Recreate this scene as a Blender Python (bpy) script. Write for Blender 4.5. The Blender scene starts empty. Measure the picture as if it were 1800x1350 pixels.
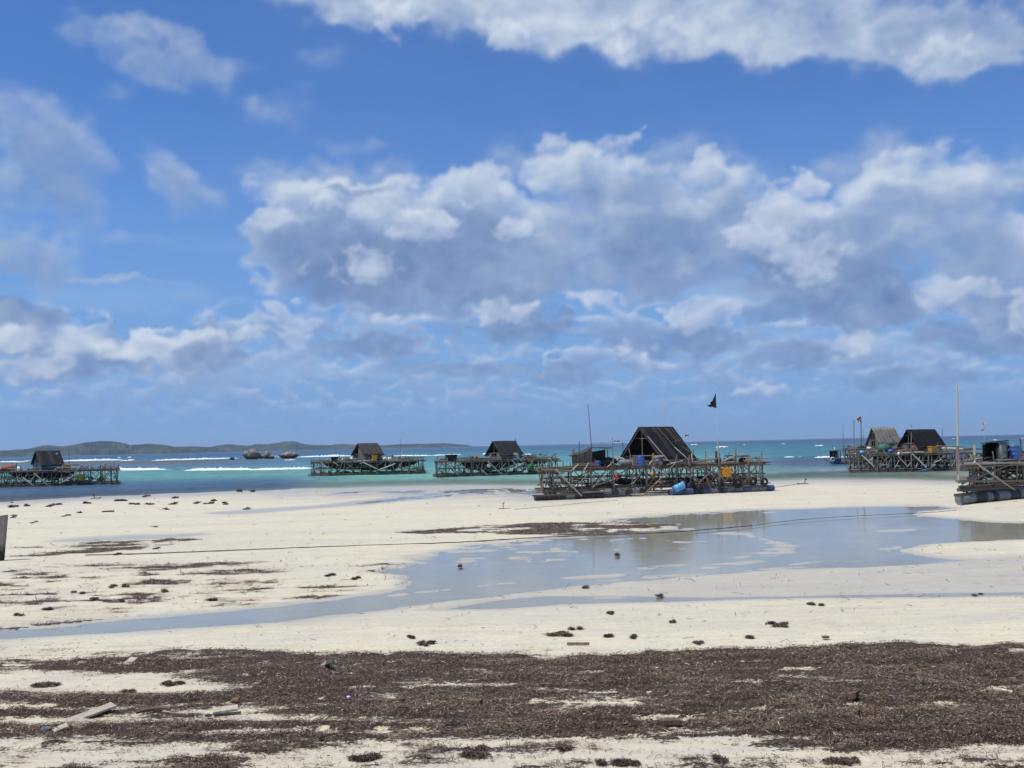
import bpy, math, random
import numpy as np
from mathutils import Vector, Matrix

random.seed(7)
rng = np.random.default_rng(7)
scene = bpy.context.scene
COL = scene.collection

# ------------------------------------------------------------------ camera
CAM_H, FPX, W0, H0 = 3.7, 1800.0, 1800.0, 1350.0
HOR_SLOPE = 0.0216
PITCH = math.atan((782.2 - 675.0) / FPX)
ROLL = math.atan(HOR_SLOPE)
cf = Vector((0.0, math.cos(PITCH), math.sin(PITCH)))
u0 = Vector((0.0, -math.sin(PITCH), math.cos(PITCH)))
r0 = Vector((1.0, 0.0, 0.0))
cr = (r0 * math.cos(ROLL) - u0 * math.sin(ROLL))
cu = (u0 * math.cos(ROLL) + r0 * math.sin(ROLL))
cam_data = bpy.data.cameras.new('camera')
cam = bpy.data.objects.new('camera', cam_data)
COL.objects.link(cam)
cam_data.sensor_fit = 'HORIZONTAL'
cam_data.sensor_width = 36.0
cam_data.lens = 36.0
cam_data.clip_start = 0.1
cam_data.clip_end = 60000.0
M = Matrix((cr, cu, -cf)).transposed().to_4x4()
M.translation = Vector((0, 0, CAM_H))
cam.matrix_world = M
scene.camera = cam


def ray(px, py):
    return cf + cr * ((px - 900.0) / FPX) + cu * ((675.0 - py) / FPX)


def G(px, py, z=0.0):
    """point of the level z plane seen at photo pixel px, py"""
    d = ray(px, py)
    t = (z - CAM_H) / d.z
    return Vector((d.x * t, d.y * t, z))


def azel(px, py):
    d = ray(px, py).normalized()
    return math.degrees(math.atan2(d.x, d.y)), math.degrees(math.asin(d.z))


def pix(X, Y, Z):
    """numpy: world to photo pixel"""
    dx, dy, dz = X, Y, Z - CAM_H
    a = dx * cr.x + dy * cr.y + dz * cr.z
    b = dx * cu.x + dy * cu.y + dz * cu.z
    c = dx * cf.x + dy * cf.y + dz * cf.z
    return 900.0 + FPX * a / c, 675.0 - FPX * b / c


# ------------------------------------------------------------------ render settings
scene.render.engine = 'CYCLES'
scene.cycles.use_denoising = True
try:
    scene.cycles.denoiser = 'OPENIMAGEDENOISE'
except Exception:
    pass
scene.cycles.max_bounces = 6
scene.cycles.transparent_max_bounces = 16
scene.cycles.caustics_reflective = False
scene.cycles.caustics_refractive = False
scene.view_settings.view_transform = 'Standard'
scene.view_settings.look = 'None'
scene.view_settings.gamma = 1.0
scene.view_settings.exposure = 0.0
scene.view_settings.use_curve_mapping = False
scene.render.film_transparent = False

SUN_EL, SUN_AZ = 64.0, -112.0        # degrees; azimuth measured from +Y towards +X
sun_data = bpy.data.lights.new('sun', 'SUN')
sun_data.energy = 4.2
sun_data.angle = math.radians(0.55)
sun_data.color = (1.0, 0.965, 0.905)
sun = bpy.data.objects.new('sun', sun_data)
COL.objects.link(sun)
sd = Vector((math.sin(math.radians(SUN_AZ)) * math.cos(math.radians(SUN_EL)),
             math.cos(math.radians(SUN_AZ)) * math.cos(math.radians(SUN_EL)),
             math.sin(math.radians(SUN_EL))))
sun.rotation_euler = sd.to_track_quat('Z', 'Y').to_euler()
sun.location = (0, 0, 60)


# ------------------------------------------------------------------ node helper
class NT:
    def __init__(s, nt):
        s.nt = nt
        s.n = nt.nodes
        s.l = nt.links

    def new(s, t, **k):
        n = s.n.new(t)
        for a, b in k.items():
            setattr(n, a, b)
        return n

    def put(s, sock, v):
        if isinstance(v, bpy.types.NodeSocket):
            s.l.new(v, sock)
        elif isinstance(v, (int, float)):
            if hasattr(sock.default_value, '__len__'):
                n = len(sock.default_value)
                sock.default_value = [float(v)] * n if n == 3 else [v, v, v, 1]
            else:
                sock.default_value = v
        else:
            v = list(v)
            n = len(sock.default_value)
            sock.default_value = v + [1.0] * (n - len(v))

    def m(s, op, a, b=0.0, c=0.0, clamp=False):
        n = s.new('ShaderNodeMath', operation=op, use_clamp=clamp)
        s.put(n.inputs[0], a)
        s.put(n.inputs[1], b)
        if op in ('MULTIPLY_ADD', 'SMOOTH_MAX', 'SMOOTH_MIN', 'COMPARE'):
            s.put(n.inputs[2], c)
        return n.outputs[0]

    def v(s, op, a, b=(0, 0, 0), scale=1.0):
        n = s.new('ShaderNodeVectorMath', operation=op)
        s.put(n.inputs[0], a)
        if op == 'SCALE':
            s.put(n.inputs['Scale'], scale)
        else:
            s.put(n.inputs[1], b)
        return n.outputs['Value'] if op in ('LENGTH', 'DOT_PRODUCT', 'DISTANCE') else n.outputs['Vector']

    def mr(s, x, a, b, c=0.0, d=1.0, smooth=True):
        n = s.new('ShaderNodeMapRange', interpolation_type='SMOOTHSTEP' if smooth else 'LINEAR')
        s.put(n.inputs[0], x)
        for i, q in enumerate((a, b, c, d)):
            s.put(n.inputs[i + 1], q)
        return n.outputs[0]

    def mix(s, f, a, b, blend='MIX'):
        n = s.new('ShaderNodeMix', data_type='RGBA', blend_type=blend)
        s.put(n.inputs[0], f)
        s.put(n.inputs[6], a)
        s.put(n.inputs[7], b)
        return n.outputs[2]

    def noise(s, vec, scale, detail=4, rough=0.55, dist=0.0, lac=2.0, col=False):
        n = s.new('ShaderNodeTexNoise')
        s.put(n.inputs['Vector'], vec)
        n.inputs['Scale'].default_value = scale
        n.inputs['Detail'].default_value = detail
        n.inputs['Roughness'].default_value = rough
        n.inputs['Distortion'].default_value = dist
        n.inputs['Lacunarity'].default_value = lac
        return n.outputs['Color'] if col else n.outputs[0]

    def mapping(s, vec, loc=(0, 0, 0), rot=(0, 0, 0), sc=(1, 1, 1), kind='POINT'):
        n = s.new('ShaderNodeMapping', vector_type=kind)
        s.put(n.inputs[0], vec)
        if kind != 'VECTOR':
            s.put(n.inputs['Location'], loc)
        s.put(n.inputs['Rotation'], rot)
        s.put(n.inputs['Scale'], sc)
        return n.outputs[0]

    def sep(s, vec):
        n = s.new('ShaderNodeSeparateXYZ')
        s.put(n.inputs[0], vec)
        return n.outputs

    def comb(s, x, y, z):
        n = s.new('ShaderNodeCombineXYZ')
        for i, q in enumerate((x, y, z)):
            s.put(n.inputs[i], q)
        return n.outputs[0]

    def attr(s, name):
        n = s.new('ShaderNodeAttribute', attribute_name=name)
        return n.outputs['Fac']


def lin(r, g, b):
    f = lambda c: (c / 255 / 12.92) if c / 255 <= 0.04045 else ((c / 255 + 0.055) / 1.055) ** 2.4
    return (f(r), f(g), f(b))


# ------------------------------------------------------------------ sky
world = bpy.data.worlds.new('World')
scene.world = world
world.use_nodes = True
w = NT(world.node_tree)
w.n.clear()
SKY_S = 0.10
sky = w.new('ShaderNodeTexSky', sky_type='NISHITA')
sky.sun_disc = False
sky.sun_elevation = math.radians(SUN_EL)
sky.sun_rotation = math.radians(SUN_AZ)
sky.altitude = 0
sky.air_density = 1.0
sky.dust_density = 0.3
sky.ozone_density = 2.5


def tenfold(c):
    return tuple(q / SKY_S for q in c)


TINT = (0.48, 0.80, 1.27)
HAZE = tenfold(lin(124, 163, 216))


def build_world():
    tc = w.new('ShaderNodeTexCoord')
    D = tc.outputs['Generated']
    x, y, z = w.sep(D)[:3]
    el = w.m('MULTIPLY', w.m('ARCSINE', z), 57.29578)
    cur = w.mix(1.0, sky.outputs[0], TINT, 'MULTIPLY')
    cur = w.mix(w.mr(el, 20.0, -1.0, 0.0, 0.95), cur, HAZE)
    # broken cloud for the part of the sky the cloud bank does not reach
    f = w.noise(w.v('MULTIPLY', D, (1, 1, 1.7)), 5.0, 4, 0.55)
    far = w.m('MAXIMUM', w.mr(el, 24, 34), w.mr(y, 0.80, 0.72))
    cur = w.mix(w.m('MULTIPLY', w.m('MULTIPLY', w.mr(f, 0.46, 0.62), far), 0.8), cur, tenfold(lin(186, 200, 224)))
    bg = w.new('ShaderNodeBackground')
    w.put(bg.inputs[0], cur)
    bg.inputs[1].default_value = SKY_S
    out = w.new('ShaderNodeOutputWorld')
    w.l.new(bg.outputs[0], out.inputs[0])


build_world()
VEIL = [(280, 95, 130, 52, 1.1, -8), (170, 60, 80, 30, .6), (400, 115, 50, 30, .5), (200, 160, 50, 30, .4),
        (50, 240, 80, 70, 1.1, -30), (115, 300, 70, 90, 1.0), (30, 300, 60, 60, .6), (90, 360, 90, 40, .6),
        (40, 440, 110, 50, 1.2), (180, 488, 130, 9, .8), (300, 300, 80, 34, .8, -30), (360, 345, 60, 30, .5),
        (480, 190, 90, 40, .45), (560, 110, 60, 30, .3), (620, 255, 110, 16, .35), (230, 410, 80, 20, .4),
        (1180, 330, 200, 90, .9), (1560, 290, 130, 50, .9), (1700, 350, 130, 70, .9), (950, 280, 140, 50, .7),
        (600, 320, 200, 45, .9), (1750, 460, 100, 50, .7), (1100, 480, 200, 60, .8), (350, 520, 60, 20, .35),
        (1600, 400, 200, 60, .6), (1500, 620, 240, 40, .4)]
BODY = [(680, 440, 210, 100, 1.3), (600, 345, 150, 40, 1.0), (820, 350, 90, 60, 1.0), (880, 450, 150, 90, 1.1),
        (760, 510, 260, 40, 1.0), (520, 420, 80, 60, 1.0), (1020, 300, 100, 60, .8), (1090, 400, 110, 90, .8),
        (1250, 370, 110, 100, .7), (1440, 460, 140, 90, 1.3), (1520, 530, 110, 40, 1.1), (1350, 420, 80, 70, 1.1),
        (1600, 330, 130, 60, .8), (1720, 430, 110, 60, .6), (1180, 460, 150, 50, .6), (20, 580, 80, 40, 1.1), (120, 610, 80, 40, .9),
        (300, 620, 130, 34, .9), (1790, 530, 60, 80, 1.0)]
TOP = [(610, -5, 130, 55, 1.4), (800, 15, 160, 55, 1.3), (1000, 25, 180, 65, 1.4), (1200, 40, 200, 70, 1.4), (1420, 40, 220, 60, 1.4),
       (1620, 60, 190, 60, 1.4), (1740, 90, 120, 55, 1.3), (1200, -120, 900, 120, 1.6), (1150, 85, 60, 30, .8)]
DARK = [(1450, 535, 130, 22, 1.2), (1570, 510, 60, 40, 1.1), (930, 575, 85, 32, 1.2), (1230, 600, 120, 26, 1.1), (630, 612, 100, 20, 1.1),
        (380, 625, 80, 24, 1.0), (40, 550, 80, 28, 1.1), (490, 430, 60, 45, .9), (1720, 590, 110, 30, 1.0), (1400, 625, 90, 22, .8),
        (760, 545, 160, 16, .7), (130, 645, 120, 16, .8), (800, 650, 140, 20, .7), (1000, 660, 120, 20, .8), (1620, 660, 120, 22, .7),
        (1180, 410, 90, 40, .5), (1130, 340, 80, 30, .5), (640, 335, 70, 9, .7), (1500, 400, 60, 40, .5)]
BRIGHT = [(480, 378, 36, 34, 1.1), (740, 398, 66, 42, 1.2), (900, 402, 50, 22, 1.2), (842, 318, 40, 36, 1.1), (966, 252, 34, 22, .9),
          (1095, 252, 40, 26, .9), (1240, 272, 22, 30, .8), (1410, 325, 36, 28, 1.2), (1365, 390, 72, 60, 1.6), (1410, 450, 90, 50, 1.0),
          (1238, 553, 72, 30, 1.5), (1695, 512, 80, 24, 1.0), (1792, 545, 22, 46, 1.2), (1040, 522, 70, 20, .9), (880, 548, 60, 26, .9),
          (505, 568, 60, 34, 1.1), (275, 600, 50, 26, 1.2), (225, 628, 40, 16, 1.1), (322, 606, 20, 12, 1.1), (60, 645, 50, 20, 1.1),
          (40, 600, 60, 22, .9), (148, 600, 26, 22, 1.0), (1500, 598, 34, 24, 1.0), (620, 365, 120, 22, .6), (640, 470, 120, 40, .6),
          (1090, 600, 26, 26, .8), (460, 590, 60, 12, .8), (1140, 640, 50, 26, .9), (700, 560, 80, 20, .7), (880, 60, 60, 30, .7),
          (1150, 60, 90, 30, .7), (700, 40, 50, 40, .7), (1650, 90, 90, 22, .6), (1340, 690, 60, 16, .7)]
# ------------------------------------------------------------------ numpy noise
def _h(ix, iy, seed):
    n = (ix.astype(np.int64) * 374761393 + iy.astype(np.int64) * 668265263 + seed * 974634777) & 0xffffffff
    n = ((n ^ (n >> 13)) * 1274126177) & 0xffffffff
    n = ((n ^ (n >> 16)) * 2246822519) & 0xffffffff
    return (n & 0xffff) / 65535.0 * (2 * math.pi)


def perlin(x, y, seed=0):
    x0 = np.floor(x); y0 = np.floor(y)
    fx = x - x0; fy = y - y0
    u = fx * fx * fx * (fx * (fx * 6 - 15) + 10)
    v = fy * fy * fy * (fy * (fy * 6 - 15) + 10)
    def g(i, j):
        a = _h(x0 + i, y0 + j, seed)
        return np.cos(a) * (fx - i) + np.sin(a) * (fy - j)
    return ((g(0, 0) * (1 - u) + g(1, 0) * u) * (1 - v) + (g(0, 1) * (1 - u) + g(1, 1) * u) * v) * 1.5


def fbm(x, y, octv=5, seed=0, gain=0.5, billow=False):
    s = 0.0; a = 1.0; t = 0.0
    c, n = math.cos(0.6), math.sin(0.6)
    for i in range(octv):
        p = perlin(x, y, seed + i * 17)
        s = s + a * ((1 - 2 * np.abs(p)) if billow else p)
        t += a
        a *= gain
        x, y = (x * c - y * n) * 2.03 + 3.1, (x * n + y * c) * 2.03 + 7.7
    return s / t


def sstep(x, a, b):
    t = np.clip((x - a) / (b - a), 0, 1)
    return t * t * (3 - 2 * t)


# ------------------------------------------------------------------ cloud cover in angular coordinates
AZ0, AZ1, EL0, EL1, NA, NE = -37.0, 37.0, 0.35, 29.0, 860, 350


def cloud_fields():
    az = np.linspace(AZ0, AZ1, NA)[None, :].repeat(NE, 0)
    el = np.linspace(EL0, EL1, NE)[:, None].repeat(NA, 1)
    S = 31.4
    sx = (AZ1 - AZ0) / (NA - 1); sy = (EL1 - EL0) / (NE - 1)

    def ell(lst, wx, wy, hard=0.15):
        t = np.zeros_like(az)
        for b in lst:
            cx, cy, rx, ry = b[:4]
            amp = b[4] if len(b) > 4 else 1.0
            rot = math.radians(b[5]) if len(b) > 5 else 0.0
            a, e = azel(cx, cy)
            dx = az + wx - a; dy = el + wy - e
            X = (dx * math.cos(rot) + dy * math.sin(rot)) / (rx / S)
            Y = (-dx * math.sin(rot) + dy * math.cos(rot)) / (ry / S)
            r = np.sqrt(X * X + Y * Y)
            t = np.maximum(t, amp * (1 - sstep(r, hard, 1.35))) + 0.25 * np.minimum(t, amp * (1 - sstep(r, hard, 1.35)))
        return t

    def shift(f, da, de):
        ia, ie = int(round(da / sx)), int(round(de / sy))
        g = np.roll(f, (-ie, -ia), (0, 1))
        if ie > 0: g[-ie:] = 0
        return g

    def blur(f, n=1):
        for _ in range(n):
            f = (f + np.roll(f, 1, 0) + np.roll(f, -1, 0) + np.roll(f, 1, 1) + np.roll(f, -1, 1)) / 5
        return f

    def light(d, k, step, n=9):
        """density gathered towards the sun: 1 at sunlit heads, 0 at the undersides"""
        acc = np.zeros_like(d)
        for i in range(1, n + 1):
            acc += shift(d, -0.45 * step * i, step * i) * step
        return np.exp(-k * acc)

    rgb = np.zeros((NE, NA, 3)); alpha = np.zeros((NE, NA))

    def over(a, col):
        nonlocal rgb, alpha
        rgb = rgb * (1 - a[..., None]) + col * a[..., None]
        alpha = alpha * (1 - a) + a

    def ramp(t, cols):
        t = np.clip(t, 0, 1) * (len(cols) - 1)
        i = np.minimum(t.astype(int), len(cols) - 2)
        f = (t - i)[..., None]
        c = np.array([lin(*q) for q in cols])
        return c[i] * (1 - f) + c[i + 1] * f

    wx = fbm(az * .16, el * .2, 4, 11) * 4.0; wy = fbm(az * .16, el * .2, 4, 12) * 2.4
    wx2 = fbm(az * .55, el * .7, 5, 21) * 1.7; wy2 = fbm(az * .55, el * .7, 5, 22) * 1.3
    big = fbm(az * .16, el * .26, 6, 31)
    med = fbm(az * .42 + wx * .2, el * .6 + wy * .2, 6, 41, .55)
    bil = fbm(az * .26 + wx2 * .20, el * .40 + wy2 * .22, 5, 51, .42, True)
    bilf = fbm(az * .8 + wx2 * .5, el * 1.0 + wy2 * .5, 4, 61, .45, True)

    # --- low rows: cloud decks seen edge on, denser and flatter towards the horizon
    for row, (e0, h, thr, sc, s, hz) in enumerate([(1.9, .75, .05, .75, 71, .50), (3.1, .85, .0, .56, 81, .30), (4.5, 1.05, -.04, .44, 91, .12),
                                                  (6.3, 1.3, -.02, .36, 101, .03)]):
        m = fbm(az * sc * .5, el * sc * 1.2, 5, s, .5)
        bl = fbm(az * sc * 1.0 + wx2 * .2, el * sc * 2.2 + wy2 * .3, 5, s + 3, .45, True)
        prof = np.exp(-((el - e0 + .15 * wy2) / h) ** 2)
        left = 1 - .22 * sstep(-az, 10, 26)
        d = np.clip((m * 1.2 + (bl - .35) * 1.0 + .12 - thr) * prof * left - .02, 0, 1)
        L = light(np.clip(d * 2.6, 0, 1), 2.6, .13, 7)
        a = sstep(d, .0, .30) * .92
        c = ramp(L * .95 - .02 + .22 * (bl - .3) + .35 * m, [(118, 147, 194), (138, 165, 208), (164, 188, 222), (192, 208, 232)])
        c = c * (1 - hz) + np.array(lin(124, 163, 216)) * hz
        over(a * (1 - .35 * hz), c)
    vm = fbm(az * .10, el * .55, 5, 131, .5) * sstep(el, 2.0, 5) * (1 - sstep(el, 9, 13))
    over(sstep(vm, -.1, .4) * .6 * (1 - .6 * sstep(-az, 8, 20)), np.ones_like(rgb) * np.array(lin(158, 188, 226)))

    # --- veils
    V = ell(VEIL, wx * .5 + wx2 * .5, wy * .5 + wy2 * .5)
    dv = np.clip(V * (1.0 + 1.2 * med + .5 * (bil - .4)) - .10, 0, 1.4) ** 1.5
    Lv = light(np.clip(dv, 0, 1), .9, .22, 6)
    over((1 - np.exp(-dv * 1.7)) * .86, ramp(Lv + .25 * med, [(108, 140, 190), (132, 158, 200), (158, 178, 210), (176, 192, 217)]))
    # --- bodies
    B = ell(BODY, wx * .45 + wx2 * .9, wy * .45 + wy2 * .9, .3)
    db = np.clip(B * 1.3 * (1 + .7 * med) + .40 * (bil - .4) * sstep(B, 0, .5) + .2 * big * sstep(B, 0, .5) - .16, 0, 1.5) ** 1.25
    Lb = light(np.clip(db, 0, 1.0) * (1 + .8 * (bil - .4)), .85, .34, 9)
    tb = Lb * .95 + .26 * (bil - .38) + .06 * (bilf - .38) + .34 * big + .12 * med + .10
    over((1 - np.exp(-db * 3.4)) * .97, ramp(tb, [(112, 138, 182), (134, 158, 198), (158, 178, 210), (182, 198, 222), (206, 217, 233)]))
    # --- bank along the top, running on upwards out of the frame
    T = ell(TOP, wx * .45 + wx2 * .55, wy * .40 + wy2 * .45, .1)
    dt = np.clip(T * 1.15 + (.7 * med + .22 * (bil - .4) + .5 * big) * sstep(T, 0, .7) - .16, 0, 1.5) ** 2.0
    tt = .56 + .30 * (bil - .4) + .60 * med + .7 * big + .05 * (bilf - .38) - .28 * sstep(dt, .5, 1.3) * sstep(az, 8, 24)
    over((1 - np.exp(-dt * 2.6)) * .97, ramp(tt, [(134, 158, 198), (152, 172, 206), (172, 189, 216), (192, 205, 225), (208, 218, 233)]))
    # --- dark undersides
    Dk = ell(DARK, wx2 * .9, wy2 * .7, .25)
    dd = np.clip(Dk * 1.1 * (1 + .9 * med) + (.5 * (bil - .4) + .25 * (bilf - .4)) * sstep(Dk, 0, .5) - .18, 0, 1.3)
    over((1 - np.exp(-dd * 2.6)) * .82, ramp(.5 + .8 * med + .5 * (bilf - .4), [(98, 128, 176), (116, 144, 190), (140, 164, 203)]))
    # --- sunlit heads
    R = ell(BRIGHT, wx2 * .8, wy2 * .8, .2)
    dr = np.clip(R * 1.15 + (.5 * (bil - .35) + .55 * (bilf - .35) + .8 * med) * sstep(R, 0, .5) - .42, 0, 1.4)
    Lr = light(np.clip(dr * 1.5, 0, 1), 1.5, .11, 8)
    tr = Lr * .55 + .30 * (bilf - .38) + .3 * (bil - .38) + .3 * med + .14
    over((1 - np.exp(-dr * 1.9)) * .86, ramp(tr, [(152, 172, 208), (178, 193, 220), (202, 213, 232), (224, 232, 244)]))

    # air in front of everything near the horizon
    hz = .85 * (1 - sstep(el, .3, 3.8))
    rgb = rgb * (1 - hz[..., None]) + np.array(lin(124, 163, 216)) * alpha[..., None] * hz[..., None]
    # outer rim of the patch thins out
    rim = sstep(az, AZ0, AZ0 + 5) * sstep(-az, -AZ1, -AZ1 + 5) * sstep(-el, -EL1, -EL1 + 4) * sstep(el, EL0, EL0 + .5)
    col = rgb / np.maximum(alpha, 1e-4)[..., None]
    alpha = alpha * rim
    for c in range(3):
        col[..., c] = blur(col[..., c], 1)
    return az, el, np.clip(col, 0, 1), np.clip(blur(alpha, 1), 0, 1)


def set_props(o, label=None, cat=None, group=None, kind=None):
    if label: o['label'] = label
    if cat: o['category'] = cat
    if group: o['group'] = group
    if kind: o['kind'] = kind
    return o


def np_mesh(name, V, F, mats=(), smooth=False, attrs=None):
    """V (n,3) array, F (m,4) or (m,3) int array"""
    me = bpy.data.meshes.new(name)
    V = np.asarray(V, np.float32); F = np.asarray(F, np.int32)
    k = F.shape[1]
    me.vertices.add(len(V)); me.loops.add(F.size); me.polygons.add(len(F))
    me.vertices.foreach_set('co', V.ravel())
    me.polygons.foreach_set('loop_start', np.arange(0, F.size, k, dtype=np.int32))
    me.loops.foreach_set('vertex_index', F.ravel())
    me.update(calc_edges=True)
    if smooth:
        me.polygons.foreach_set('use_smooth', np.ones(len(F), bool))
    for a, d in (attrs or {}).items():
        d = np.asarray(d, np.float32)
        if d.ndim == 2:
            at = me.attributes.new(a, 'FLOAT_COLOR', 'POINT')
            at.data.foreach_set('color', np.concatenate([d, np.ones((len(d), 1), np.float32)], 1).ravel())
        else:
            at = me.attributes.new(a, 'FLOAT', 'POINT')
            at.data.foreach_set('value', d)
    for m in mats: me.materials.append(m)
    return me


def link(name, me, parent=None):
    o = bpy.data.objects.new(name, me)
    COL.objects.link(o)
    if parent is not None: o.parent = parent
    return o


def grid_faces(nr, nc):
    i = np.arange(nr - 1)[:, None] * nc + np.arange(nc - 1)[None, :]
    return np.stack([i, i + 1, i + nc + 1, i + nc], -1).reshape(-1, 4)


def build_clouds():
    az, el, col, al = cloud_fields()
    R = 30000.0
    a, e = np.radians(az), np.radians(el)
    V = np.stack([R * np.sin(a), R * np.cos(a), CAM_H + R * np.tan(e)], -1).reshape(-1, 3)
    m = bpy.data.materials.new('cloud_cover')
    m.use_nodes = True
    n = NT(m.node_tree); n.n.clear()
    ca = n.new('ShaderNodeAttribute', attribute_name='cloud')
    da = n.attr('cover_amount')
    em = n.new('ShaderNodeEmission'); n.put(em.inputs[0], ca.outputs['Color'])
    tr = n.new('ShaderNodeBsdfTransparent')
    mx = n.new('ShaderNodeMixShader')
    # wisps finer than the mesh
    tc = n.new('ShaderNodeTexCoord')
    f = n.noise(n.v('MULTIPLY', tc.outputs['Object'], (1 / 1500, 1 / 1500, 1 / 900)), 1.0, 4, .6)
    k = n.m('MULTIPLY', n.m('SUBTRACT', f, 0.5), n.m('MULTIPLY', da, n.m('SUBTRACT', 1.0, da)))
    n.put(mx.inputs[0], n.m('MULTIPLY_ADD', k, 1.6, da, clamp=True))
    n.l.new(tr.outputs[0], mx.inputs[1]); n.l.new(em.outputs[0], mx.inputs[2])
    out = n.new('ShaderNodeOutputMaterial'); n.l.new(mx.outputs[0], out.inputs[0])
    m.cycles.emission_sampling = 'NONE'
    me = np_mesh('sky', V, grid_faces(NE, NA), [m], True, {'cloud': col.reshape(-1, 3), 'cover_amount': al.ravel()})
    o = link('sky', me)
    o.visible_shadow = True
    set_props(o, kind='structure')
    return o


build_clouds()


# ------------------------------------------------------------------ materials
def mat(name, build):
    m = bpy.data.materials.new(name)
    m.use_nodes = True
    n = NT(m.node_tree)
    n.n.clear()
    out = n.new('ShaderNodeOutputMaterial')
    sh = build(n)
    n.l.new(sh, out.inputs['Surface'])
    return m


def principled(n, col, rough=0.7, spec=0.3, metal=0.0, normal=None, **k):
    p = n.new('ShaderNodeBsdfPrincipled')
    n.put(p.inputs['Base Color'], col)
    n.put(p.inputs['Roughness'], rough)
    n.put(p.inputs['Specular IOR Level'], spec)
    n.put(p.inputs['Metallic'], metal)
    if normal is not None: n.l.new(normal, p.inputs['Normal'])
    return p.outputs[0]


def bump(n, h, strength=0.5, dist=0.02, normal=None):
    b = n.new('ShaderNodeBump')
    n.put(b.inputs['Height'], h)
    b.inputs['Strength'].default_value = strength
    b.inputs['Distance'].default_value = dist
    if normal is not None: n.l.new(normal, b.inputs['Normal'])
    return b.outputs[0]


def objcoord(n):
    return n.new('ShaderNodeTexCoord').outputs['Object']


SEA_Z, POOL_Z = -0.10, -0.022
SHORE = [(-700, 905), (-200, 888), (0, 880), (100, 875), (200, 870), (330, 865), (450, 860), (560, 857), (700, 853), (800, 851), (950, 852),
         (1100, 850), (1250, 846), (1360, 843), (1450, 841), (1600, 841), (1690, 844), (1900, 846), (2500, 850)]
SHORE_X = [p[0] for p in SHORE]; SHORE_Y = [p[1] for p in SHORE]


def hor(px):
    return 782.2 - HOR_SLOPE * (px - 900.0)


def poly_sd(px, py, poly, kx=0.12):
    """signed distance to a polygon, positive inside; horizontal lengths weigh less (the ground is seen at a low angle)"""
    P = [(a * kx, b) for a, b in poly]
    x = px * kx; y = py
    best = np.full(x.shape, 1e9)
    inside = np.zeros(x.shape, bool)
    for i in range(len(P)):
        ax, ay = P[i - 1]; bx, by = P[i]
        ex, ey = bx - ax, by - ay
        t = np.clip(((x - ax) * ex + (y - ay) * ey) / (ex * ex + ey * ey + 1e-9), 0, 1)
        best = np.minimum(best, (x - ax - t * ex) ** 2 + (y - ay - t * ey) ** 2)
        c = ((ay > y) != (by > y)) & (x < (bx - ax) * (y - ay) / (by - ay + 1e-12) + ax)
        inside ^= c
    d = np.sqrt(best)
    return np.where(inside, d, -d)


POOL = [(-300, 1128), (-100, 1112), (0, 1104), (100, 1096), (200, 1087), (340, 1074), (450, 1064), (560, 1051), (650, 1041), (700, 1034), (716, 1022),
        (700, 1012), (640, 1006), (690, 996), (720, 985), (760, 972), (830, 958), (900, 953), (1000, 944), (1080, 936), (1200, 930), (1180, 922), (1060, 914),
        (1150, 908), (1230, 901), (1330, 896), (1440, 893), (1560, 890), (1650, 889), (1672, 893), (1610, 899), (1604, 905), (1690, 913), (1740, 917),
        (2100, 930), (2500, 948), (2500, 965), (1900, 946), (1790, 947), (1700, 951), (1620, 956), (1570, 966), (1640, 980), (1700, 984), (1600, 992),
        (1500, 996), (1380, 1000), (1250, 1008), (1100, 1022), (960, 1036), (820, 1052), (760, 1060), (650, 1077), (500, 1094), (300, 1109), (100, 1119), (-300, 1145)]
STREAM = [(780, 1070), (860, 1056), (960, 1046), (1100, 1047), (1250, 1049), (1400, 1046), (1600, 1042), (2400, 1032), (2400, 1036), (1700, 1046), (1500, 1049),
          (1300, 1052), (1150, 1056), (1000, 1061), (880, 1068)]
RILL = [(370, 903), (470, 896), (560, 890), (640, 880), (700, 873), (760, 866), (860, 860), (900, 862), (840, 868), (740, 878), (660, 886), (580, 892),
        (470, 901), (400, 905)]
RILL2 = [(100, 953), (160, 947), (260, 943), (350, 941), (300, 947), (200, 951)]
SHEEN = [(480, 866), (600, 859), (760, 854), (900, 856), (960, 858), (1000, 866), (940, 876), (900, 873), (800, 869), (640, 868)]
WETLAND = [(700, 1035), (1000, 990), (1500, 985), (2400, 960), (2400, 1034), (1600, 1042), (1200, 1049), (1000, 1045), (800, 1066)]


BARS = [[(700, 1046), (820, 1031), (950, 1018), (1100, 1008), (1250, 998), (1330, 985), (1390, 965)], [(1270, 934), (1330, 943), (1384, 958), (1345, 970), (1300, 978)],
        [(1040, 952), (1120, 944), (1210, 953), (1290, 950)], [(1390, 991), (1450, 985), (1540, 985)], [(840, 985), (900, 981), (960, 984)], [(1070, 965), (1150, 962), (1240, 966)],
        [(1480, 930), (1540, 933), (1600, 930)], [(880, 966), (940, 962), (1010, 966)]]


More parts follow.
